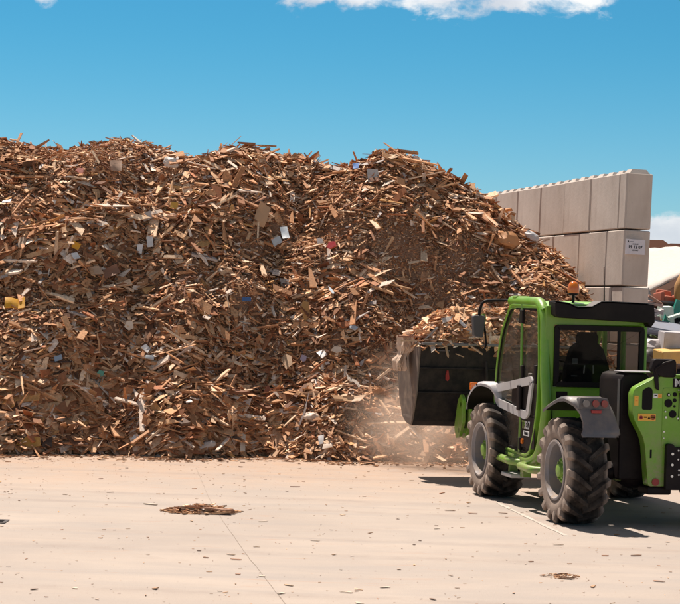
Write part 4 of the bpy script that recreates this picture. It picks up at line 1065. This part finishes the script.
# fenders
def fender(prof, x0, x1, mat, name='fender', flare=None, th=.03):
    bm = nb(); outer_, inner_ = [], []
    n = len(prof)
    for i, (y, z) in enumerate(prof):
        a_ = Vector(prof[max(i-1, 0)]); b_ = Vector(prof[min(i+1, n-1)]); t_ = (b_-a_).normalized(); nr_ = Vector((t_.y, -t_.x))
        w0, w1 = (x0, x1) if flare is None else flare(i/(n-1))
        xs_ = [w0, w0+.03, w1-.03, w1]; lift = [-.025, 0, 0, -.025]
        outer_.append([bm.verts.new((x_, y+nr_.x*l_, z+nr_.y*l_)) for x_, l_ in zip(xs_, lift)])
        inner_.append([bm.verts.new((x_, y+nr_.x*(l_-th), z+nr_.y*(l_-th))) for x_, l_ in zip(xs_, lift)])
    for i in range(n-1):
        for k in range(3):
            bm.faces.new((outer_[i][k], outer_[i][k+1], outer_[i+1][k+1], outer_[i+1][k])); bm.faces.new((inner_[i][k], inner_[i+1][k], inner_[i+1][k+1], inner_[i][k+1])).material_index = 1
        bm.faces.new((outer_[i][0], outer_[i+1][0], inner_[i+1][0], inner_[i][0])); bm.faces.new((outer_[i][3], inner_[i][3], inner_[i+1][3], outer_[i+1][3]))
    for e_ in (0, n-1):
        for k in range(3): bm.faces.new((outer_[e_][k], inner_[e_][k], inner_[e_][k+1], outer_[e_][k+1]))
    return obj(name, bm, [mat, K], T, smooth=45)
rp = [(.30, 1.165), (.20, 1.20), (.08, 1.235), (-.05, 1.27), (-.20, 1.305), (-.36, 1.32), (-.48, 1.31), (-.56, 1.26), (-.62, 1.18), (-.66, 1.08), (-.685, 1.01), (-.695, .96), (-.70, .925)]
def fl(t): 
    if t < .5: return (-1.0, -.58+.0*t)
    u = (t-.5)/.5; e_ = max(0, (u-.72)/.28)**2
    return (-1.0+.12*math.sin(PI*min(u*.9, 1))+.07*e_, -.60+.13*u**.8-.07*e_)
for sg_ in (1, -1):
    f_ = fender(rp, -1.0, -.52, M['fender_pale'], flare=(fl if sg_ == 1 else (lambda t: (.52, 1.0))))
    xc = -.755 if sg_ == 1 else .76
    bm = nb(); prism(bm, roundpoly([(xc-.17, 1.20), (xc-.155, 1.315), (xc+.14, 1.315), (xc+.17, 1.20)], .02, 3), -.60, -.50, 'y'); tl = obj('lamp_panel', bm, M['darkgrey'], f_, bevel=.008)
    for dx_, mt_, nm in ((-.095, 'clearlens', 'reverse_light'), (.005, 'redlens', 'tail_light'), (.10, 'redlens', 'brake_light')):
        bm = nb(); cyl(bm, (xc+dx_, -.612, 1.258), .036, .03, 'y', 20); obj(nm, bm, M[mt_], tl)
    bm = nb(); box(bm, xc-.045, xc+.06, -.645, -.60, 1.165, 1.195); obj('reflector', bm, M['redmark'], tl, bevel=.004)
fp = [(3.12, .98), (3.12, 1.06), (3.07, 1.15), (2.98, 1.22), (2.85, 1.28), (2.72, 1.32), (2.60, 1.335), (2.48, 1.325), (2.40, 1.29), (2.34, 1.21), (2.31, 1.12)]
for xa, xb in ((-1.0, -.52), (.52, 1.0)):
    f_ = fender([(y, z) for y, z in fp], xa, xb, M['fender_white'], flare=(lambda t: (-1.0+.155*max(0, (t-.55)/.45), -.52)) if xa < 0 else None)
    if xa < 0:
        bm = nb(); box(bm, -.99, -.90, 2.98, 3.04, 1.21, 1.30); obj('indicator', bm, M['amber'], f_, bevel=.01)
        for y in (2.7,):
            bm = nb(); cyl(bm, (-1.003, y, 1.29), .012, .01, 'x', 10); obj('bolt', bm, K, f_)
# boom, engine cover, rear
bm = nb(); prism(bm, [(-.62, 1.30), (-.60, 1.47), (-.2, 1.50), (3.55, 1.06), (3.72, .98), (3.72, .76), (3.5, .74), (-.1, 1.20)], .44, .64, 'x'); 
for v in bm.verts: v.co.x -= .36*min(1, max(0, (v.co.y-1.5)/2.0))*0
bo = obj('boom', bm, G, T, bevel=.015)
bm = nb(); prism(bm, [(3.5, .80), (3.6, 1.02), (4.28, .92), (4.34, .62), (4.16, .50), (4.0, .52)], .40, .62, 'x'); obj('boom_head', bm, G, bo, bevel=.012)
bm = nb(); prism(bm, [(.50, 1.02), (.50, 1.40), (.62, 1.47), (2.2, 1.30), (2.35, 1.15), (2.35, .70), (.60, .70)], .66, 1.0, 'x'); eh = obj('engine_cover', bm, G, T, bevel=.03)
bm = nb(); box(bm, 1.003, 1.012, .9, 1.6, .85, 1.2); obj('grille', bm, K, eh)
bm = nb(); prism(bm, [(-.385, .47), (-.385, 1.48), (-.36, 1.545), (-.29, 1.565), (-.10, 1.565), (-.05, 1.50), (-.05, .47)], -.34, .30, 'y'); rb = obj('rear_housing', bm, K, T, bevel=.025)
bm = nb(); prism(bm, [(-.36, 1.571), (-.36, 1.583), (.02, 1.583), (.02, 1.571)], -.36, -.06, 'y'); obj('housing_rim', bm, M['fender_white'], rb, bevel=.005)
bm = nb(); prism(bm, [(-.386, .9), (-.386, 1.50), (-.392, 1.50), (-.392, .9)], -.33, -.27, 'y'); obj('housing_trim', bm, M['darkgrey'], rb)
# rear counterweight plate facing backwards
YP = -.56
plate = [(-.335, 1.36), (-.315, 1.42), (-.13, 1.515), (.02, 1.565), (.98, 1.565), (.98, 1.0), (.90, .60), (.52, .43), (.02, .43), (-.145, .43), (-.19, .84), (-.215, .93), (-.315, 1.10), (-.335, 1.18)]
pr_ = roundpoly(plate, .03, 3)
bm = nb(); prism(bm, pr_, YP, YP+.14, 'y'); rp_ = obj('counterweight', bm, G, T, bevel=.012)
bm = nb(); prism(bm, roundpoly([(-.235, 1.205), (-.235, 1.40), (-.165, 1.44), (-.125, 1.41), (-.125, 1.205)], .02, 3), YP-.003, YP+.01, 'y'); obj('opening', bm, M['blackink'], rp_)
bm = nb(); box(bm, -.135, -.115, YP-.003, YP+.01, .715, .80); obj('slot', bm, M['blackink'], rp_)
# cover plate with round ports
bm = nb(); prism(bm, roundpoly([(-.015, .82), (-.015, 1.43), (.20, 1.43), (.20, .82)], .025, 3), YP-.006, YP+.01, 'y', ); cpn = obj('port_cover', bm, paint('green_cover', (.14, .33, .006), .42, .3, splash=True), rp_, bevel=.003)
for (x, z, q, mt_) in ((.045, 1.36, .018, 'blackink'), (.112, 1.365, .022, 'blackink'), (.112, 1.305, .020, 'blackink'), (.045, 1.275, .042, 'blackink'), (.112, 1.245, .012, 'blackink'), (.095, 1.165, .040, 'blackink')):
    bm = nb(); cyl(bm, (x, YP-.007, z), q, .012, 'y', 24); obj('port', bm, M[mt_], cpn)
for (x, z, q) in ((.045, 1.36, .009), (.012, 1.19, .008), (.020, 1.13, .011), (.003, .985, .009), (.003, .92, .006), (.15, 1.41, .009), (.15, 1.12, .009)):
    bm = nb(); cyl(bm, (x, YP-.014, z), q, .012, 'y', 12); obj('bolt', bm, M['chrome'], cpn)
bm = nb(); box(bm, .157, .165, YP-.010, YP+.0, 1.10, 1.38); obj('groove', bm, M['blackink'], cpn)
# black bolted hitch block
bm = nb(); prism(bm, roundpoly([(.022, .40), (.022, .85), (.035, .865), (.09, .865), (.115, .83), (.60, .83), (.60, .40)], .015, 3), YP-.06, YP+.0, 'y'); hk = obj('hitch_plate', bm, K, rp_, bevel=.006)
for (x, z) in ((.082, .765), (.082, .655), (.082, .54), (.145, .80), (.145, .71), (.155, .60), (.155, .555)):
    bm = nb(); cyl(bm, (x, YP-.066, z), .014 if x < .1 else .009, .016, 'y', 10); obj('bolt', bm, M['chrome'], hk)
bm = nb(); cyl(bm, (-.068, YP-.006, .475), .038, .014, 'y', 24); obj('reflector', bm, M['redmark'], rp_)
bm = nb(); box(bm, -.14, .12, YP+.02, YP+.30, .34, .425); obj('lower_bumper', bm, K, T, bevel=.02)
# stickers and lettering
def sticker(x0, x1, z0, z1, base='yellow', marks=()):
    bm = nb(); box(bm, x0, x1, YP-.005, YP-.001, z0, z1); s1 = obj('warning_sticker', bm, M[base], rp_)
    for (kind_, a_, b_, q, mt_) in marks:
        bm = nb()
        if kind_ == 'o': cyl(bm, (x0+(x1-x0)*a_, YP-.0062, z0+(z1-z0)*b_), q, .002, 'y', 16)
        elif kind_ == 't':
            cx0, cz0 = x0+(x1-x0)*a_, z0+(z1-z0)*b_; prism(bm, [(cx0-q, cz0-q), (cx0+q, cz0-q), (cx0, cz0+q)], YP-.0072, YP-.0052, 'y')
        else:
            cx0, cz0 = x0+(x1-x0)*a_, z0+(z1-z0)*b_; box(bm, cx0-q, cx0+q, YP-.0072, YP-.0052, cz0-q*.35, cz0+q*.35)
        obj('symbol', bm, M[mt_], s1)
sticker(-.275, -.085, 1.09, 1.165, 'yellow', (('o', .17, .45, .020, 'redmark'), ('t', .17, .52, .012, 'blackink'), ('b', .42, .5, .018, 'blackink'), ('t', .62, .45, .016, 'blackink'), ('o', .84, .5, .028, 'redmark'), ('o', .84, .5, .019, 'yellow'), ('b', .84, .5, .020, 'blackink')))
sticker(-.32, -.275, 1.245, 1.345, 'yellow', (('b', .5, .5, .012, 'orangedec'), ('b', .5, .8, .012, 'orangedec')))
sticker(-.115, -.07, 1.325, 1.37, 'white', (('b', .5, .6, .014, 'blackink'),)); sticker(-.068, -.025, 1.325, 1.37, 'yellow', (('t', .5, .5, .012, 'orangedec'),))
sticker(.215, .30, .94, 1.06, 'yellow', (('t', .5, .5, .03, 'blackink'),))
bm = nb(); box(bm, .09, .75, YP-.006, YP-.002, 1.435, 1.525); nm_ = obj('name_strip', bm, K, rp_)
text('lettering', 'MERLO', .105, M['white'], nm_, (.105, YP-.008, 1.48), (PI/2, 0, 0), .004, 'LEFT')
# folded light bar / number plate holder standing off at the right
bm = nb(); box(bm, .163, .60, YP-.10, YP-.07, 1.34, 1.62); lp = obj('plate_holder', bm, K, rp_, bevel=.008)
bm = nb(); box(bm, .173, .59, YP-.106, YP-.101, 1.36, 1.53); lq = obj('orange_plate', bm, M['yellow'], lp)
bm = nb()
for z_ in (1.39, 1.435, 1.48): box(bm, .185, .57, YP-.110, YP-.107, z_, z_+.022)
obj('symbol', bm, M['orangedec'], lq)
# rear view mirror on its arm
bm = nb(); tube(bm, smooth_path([(-.08, YP+.05, 1.45), (-.09, YP-.02, 1.56), (-.12, YP-.03, 1.62), (-.02, YP-.04, 1.68), (.06, YP-.04, 1.70)], .03), .014, 8); m3 = obj('rear_mirror', bm, K, T, smooth=60)
bm = nb(); prism(bm, roundpoly([(-.12, 1.57), (-.16, 1.61), (-.13, 1.72), (.10, 1.72), (.115, 1.69), (.115, 1.535), (-.02, 1.535)], .03, 4), YP-.03, YP+.06, 'y'); obj('mirror_housing', bm, K, m3, bevel=.015)
bm = nb(); prism(bm, [(-.135, 1.60), (-.08, 1.57), (-.065, 1.40), (-.10, 1.42)], YP-.03, YP-.005, 'y'); obj('mirror_arm', bm, K, m3, bevel=.005)
# bucket
XB = 1.2
side = [(4.50, 1.715), (4.62, 1.735), (5.19, 1.765), (5.47, 1.70), (5.58, 1.33), (5.46, .98), (5.28, .76), (5.10, .69), (4.86, .665), (4.80, .72), (4.62, 1.08)]
bk_prof = [(4.49, 1.73), (4.55, 1.42), (4.57, 1.40), (4.64, 1.12), (4.66, 1.08), (4.80, .72), (4.86, .66), (5.10, .685), (5.28, .755), (5.46, .98), (5.585, 1.34)]
bm = nb(); th = .022; rings = []
def nrm2(i):
    a_ = Vector(bk_prof[max(i-1, 0)]); b_ = Vector(bk_prof[min(i+1, len(bk_prof)-1)]); t_ = (b_-a_).normalized(); return Vector((-t_.y, t_.x))
xsB = [-XB, -.02, .02, XB]
for i, (y, z) in enumerate(bk_prof):
    n_ = nrm2(i); rings.append(([bm.verts.new((x, y, z)) for x in (-XB, XB)], [bm.verts.new((x, y+n_.x*th, z+n_.y*th)) for x in (-XB, XB)]))
for i in range(len(rings)-1):
    (a0, a1), (b0, b1) = rings[i]; (c0, c1), (d0, d1) = rings[i+1]
    for q in ((a0, a1, c1, c0), (b0, d0, d1, b1), (a0, c0, d0, b0), (a1, b1, d1, c1)): bm.faces.new(q)
for i in (0, len(rings)-1):
    (a0, a1), (b0, b1) = rings[i]; bm.faces.new((a0, b0, b1, a1))
bu = obj('bucket', bm, M['bucket_back'], T, smooth=0)
bm = nb(); sd_ = roundpoly(side, .02, 2); prism(bm, sd_, -XB-.025, -XB-.001, 'x'); obj('side_plate', bm, M['bucket_side'], bu, bevel=.004)
bm = nb(); prism(bm, sd_, XB+.001, XB+.025, 'x'); obj('side_plate', bm, M['bucket_side'], bu, bevel=.004)
bm = nb(); box(bm, -XB, XB, 4.44, 4.53, 1.70, 1.735); obj('top_rim', bm, paint('worn_rim', (.20, .18, .18), .4, .4, metal=.3), bu, bevel=.006)
bm = nb()
for z_, y_ in ((1.41, 4.535), (1.10, 4.62)): box(bm, -XB, XB, y_-.014, y_+.02, z_-.009, z_+.009)
obj('stiffener', bm, M['bucket_back'], bu, bevel=.004)
bm = nb(); prism(bm, [(4.50, 1.52), (4.44, 1.30), (4.60, .75), (4.80, .70), (4.60, 1.08)], -.36, -.33, 'x'); prism(bm, [(4.50, 1.52), (4.44, 1.30), (4.60, .75), (4.80, .70), (4.60, 1.08)], .9, .93, 'x'); obj('bucket_rib', bm, M['bucket_back'], bu, bevel=.004)
bm = nb(); prism(bm, roundpoly([(-.87, 1.33), (-.86, 1.385), (-.84, 1.39), (-.825, 1.28), (-.845, 1.25), (-.87, 1.27)], .01, 2), 4.498, 4.53, 'y'); obj('paint_mark', bm, M['redmark'], bu)
bm = nb(); box(bm, -1.0, -.83, 4.49, 4.515, 1.625, 1.645); obj('weld_strip', bm, M['darkgrey'], bu)
# green carriage between boom and bucket
bm = nb()
for xa in (-.70, .62): prism(bm, roundpoly([(4.30, 1.04), (4.40, 1.10), (4.52, 1.02), (4.66, .66), (4.56, .52), (4.42, .56), (4.30, .74)], .03, 3), xa, xa+.045, 'x'); prism(bm, roundpoly([(4.30, 1.04), (4.40, 1.10), (4.52, 1.02), (4.66, .66), (4.56, .52), (4.42, .56), (4.30, .74)], .03, 3), xa+.085, xa+.13, 'x')
box(bm, -.70, .75, 4.34, 4.42, .92, 1.0); box(bm, -.70, .75, 4.40, 4.48, .60, .67)
obj('carriage', bm, G, T, bevel=.008)
bm = nb(); tube(bm, [(.25, 3.55, 1.12), (.25, 4.45, 1.28)], .04, 12); tube(bm, [(.25, 4.0, 1.2), (.25, 4.5, 1.3)], .022, 10); obj('tilt_cylinder', bm, M['chrome'], T)
bm = nb(); tube(bm, smooth_path([(.3, 3.3, .95), (.2, 3.7, .80), (.25, 4.1, .95), (.3, 4.35, .9)], .2), .016, 8); tube(bm, smooth_path([(.36, 3.3, .95), (.28, 3.75, .74), (.32, 4.1, .85), (.36, 4.35, .86)], .2), .016, 8); obj('hose', bm, K, T)

# load in the bucket
MT = Matrix.Translation((TX, TY, 0)) @ Matrix.Rotation(TA, 4, 'Z')
rb_ = np.random.default_rng(77)
def load_h(x, y):
    e = np.clip((1.2-np.abs(x))/.5, 0, 1)**.6; f_ = np.clip((y-4.50)/.30, 0, 1)**.7*np.clip((5.62-y)/.35, 0, 1)**.6
    return 1.66+.46*e*f_+.10*(vnoise(x+4, y, 2.6, 41))*e+.07*vnoise(x, y, 7, 42)
n = 4200; x = rb_.uniform(-1.17, 1.17, n); y = rb_.uniform(4.50, 5.5, n); z = load_h(x, y)
e = .04; nn = np.stack([-(load_h(x+e, y)-load_h(x-e, y))/(2*e), -(load_h(x, y+e)-load_h(x, y-e))/(2*e), np.ones(n)], 1); nn /= np.linalg.norm(nn, axis=1)[:, None]
Ln = np.clip(np.exp(rb_.normal(math.log(.125), .45, n)), .04, .38)
Wn = np.minimum(Ln*rb_.uniform(.10, .55, n), .10)
tn = tones(n, rb_)*1.12+np.array([.05, .035, .02])
P1 = pieces(np.stack([x, y, z], 1)+nn*rb_.uniform(-.02, .05, n)[:, None], nn, Ln, Wn, rb_.uniform(.004, .016, n), rb_.uniform(.15, .55, n), tn, rb_, 4)
gx_, gy_ = np.meshgrid(np.linspace(-1.17, 1.17, 60), np.linspace(4.53, 5.52, 30)); gz_ = load_h(gx_, gy_)-.02
ib = (np.arange(29)[:, None]*60+np.arange(59)[None]).ravel(); fb = np.stack([ib, ib+1, ib+61, ib+60], 1)
P0 = (np.stack([gx_.ravel(), gy_.ravel(), gz_.ravel()], 1), fb, np.tile([[.25, .14, .09]], (gx_.size, 1)))
cc0, ff0, ll0 = joinp([P0, P1])
Mn = np.array(MT); cc0 = cc0 @ Mn[:3, :3].T+Mn[:3, 3]
fm = np.zeros(len(ff0), np.int32); fm[:len(fb)] = 1
me = np_mesh('bucket_load', cc0, ff0, ll0, [M['wood'], M['fines']], fm)
o = bpy.data.objects.new('bucket_load', me); C.objects.link(o); tag(o, 'light brown shredded wood heaped in the bucket of the loader', 'wood load', kind='stuff')
# a few distinct bits lying on the load
def lstick(a_, b_, r0, mat, lab, nm='stick', cat='stick'):
    p0, p1 = MT @ Vector(a_), MT @ Vector(b_); d_ = (p1-p0); L_ = d_.length; bm = nb()
    prism(bm, [(-L_/2, -r0), (L_/2-.02, -r0*.8), (L_/2, r0*.2), (L_/2-.03, r0*.9), (-L_/2, r0)], -r0*.35, r0*.35, 'z')
    o = obj(nm, bm, mat); o.matrix_world = Matrix.Translation((p0+p1)/2) @ d_.to_track_quat('X', 'Z').to_matrix().to_4x4(); tag(o, lab, cat); return o
lstick((-1.05, 4.62, 1.98), (-.28, 4.9, 2.13), .022, scrap('orange_wood', (.55, .27, .13)), 'long orange brown lath lying across the top of the bucket load')
lstick((-.68, 4.55, 1.80), (-.43, 4.38, 1.60), .026, scrap('tan_wood', (.50, .33, .2)), 'tan stick hanging steeply over the rear rim of the bucket')
lstick((-.90, 4.52, 1.78), (-.87, 4.42, 1.55), .016, scrap('tan_wood', (.50, .33, .2)), 'thin short stick hanging straight down over the bucket rim')
lstick((-.77, 4.44, 1.60), (-.66, 4.43, 1.56), .016, scrap('tan_wood', (.50, .33, .2)), 'tiny wood chip stuck on the back of the bucket')
lstick((-1.45, 4.75, 1.80), (-.98, 4.60, 1.80), .028, scrap('red_wood', (.32, .12, .07)), 'reddish brown board end poking out left over the bucket side')
lstick((-1.42, 4.70, 1.74), (-1.05, 4.58, 1.76), .022, scrap('tan_wood', (.50, .33, .2)), 'tan stick lying on the left corner of the bucket rim')
lstick((-.68, 4.60, 2.02), (-.53, 4.52, 1.86), .045, scrap('grey_board', (.52, .53, .56)), 'grey white board scrap on the bucket load near the mirror', 'board_offcut', 'board')
lstick((-1.13, 4.60, 1.76), (-1.0, 4.50, 1.93), .03, scrap('grey_wood', (.30, .26, .25)), 'grey weathered stick leaning up from the left bucket corner')
# crumpled sack hanging over the left side: a folded cloth strip with deep vertical pleats
bm = nb(); NU, NV = 64, 60; gv = []
for i in range(NV+1):
    t_ = i/NV; row = []
    wv_ = .17*(1-.40*math.exp(-((t_-.55)/.18)**2))*(1+.15*mnoise.noise(Vector((t_*4, 9, 0))))*(1-.25*t_**6)
    cx0 = -1.30-.05*t_+.03*math.sin(t_*6)
    for k in range(NU):
        an = 2*PI*k/NU; q = Vector((math.cos(an)*1.6, math.sin(an)*1.6, t_*2.2))
        fo = 1+.22*math.sin(an*5+2*mnoise.noise(q))+.32*mnoise.noise(q*1.7)+.16*mnoise.noise(q*5)
        row.append(bm.verts.new((cx0+math.cos(an)*wv_*.55*fo, 4.93+math.sin(an)*wv_*.9*fo, 1.80-.44*t_+.02*mnoise.noise(q*3))))
    gv.append(row)
for i in range(NV):
    for k in range(NU): bm.faces.new((gv[i][k], gv[i][(k+1) % NU], gv[i+1][(k+1) % NU], gv[i+1][k]))
bm.faces.new(gv[0]); bm.faces.new(gv[-1][::-1])
o = obj('sack', bm, scrap('pale_sack', (.58, .42, .32), .8, .3, .7), smooth=40); o.matrix_world = MT
tag(o, 'crumpled pale brown sack hanging over the left side of the bucket', 'sack')

# ------------------------------------------------------------------ dust cloud
def dust(center, size, dens, seed):
    bm = nb(); bmesh.ops.create_icosphere(bm, subdivisions=4, radius=1.0)
    o = obj('dust_cloud', bm, [], smooth=0) if False else None
    m, nt_, out_ = new('dust_air')
    tc_ = nt_.n('ShaderNodeTexCoord')
    ln = nt_.n('ShaderNodeVectorMath', operation='LENGTH'); nt_.l(tc_.outputs['Object'], ln.inputs[0])
    mr = nt_.n('ShaderNodeMapRange', interpolation_type='SMOOTHSTEP'); nt_.l(ln.outputs['Value'], mr.inputs[0]); mr.inputs[1].default_value = .98; mr.inputs[2].default_value = -.25; mr.inputs[3].default_value = 0; mr.inputs[4].default_value = 1
    nz = nt_.n('ShaderNodeTexNoise'); nz.inputs['Scale'].default_value = 2.0; nz.inputs['Distortion'].default_value = .6; nz.inputs['Detail'].default_value = 4; nt_.l(tc_.outputs['Object'], nz.inputs['Vector'])
    mp2 = nt_.n('ShaderNodeMapRange'); nt_.l(nz.outputs['Fac'], mp2.inputs[0]); mp2.inputs[1].default_value = .40; mp2.inputs[2].default_value = .66; mp2.inputs[3].default_value = 0.0; mp2.inputs[4].default_value = 2.0
    mu = nt_.n('ShaderNodeMath', operation='MULTIPLY'); nt_.l(mr.outputs[0], mu.inputs[0]); nt_.l(mp2.outputs[0], mu.inputs[1])
    mu2 = nt_.n('ShaderNodeMath', operation='MULTIPLY'); nt_.l(mu.outputs[0], mu2.inputs[0]); mu2.inputs[1].default_value = dens
    pv = nt_.n('ShaderNodeVolumePrincipled'); pv.inputs['Color'].default_value = (.95, .79, .67, 1); nt_.l(mu2.outputs[0], pv.inputs['Density']); pv.inputs['Anisotropy'].default_value = .2
    nt_.l(pv.outputs[0], out_.inputs['Volume'])
    me = bpy.data.meshes.new('dust_cloud'); bm.to_mesh(me) if bm.is_valid else None; bm.free(); me.materials.append(m)
    o = bpy.data.objects.new('dust_cloud', me); C.objects.link(o); o.location = center; o.scale = size
    return o
o = dust((1.30, 26.0, .66), (1.45, .95, 1.25), 1.75, 1)
tag(o, 'pale brown dust hanging around the lower left corner of the bucket', 'dust', kind='stuff')
sc.cycles.volume_step_rate = 2.0
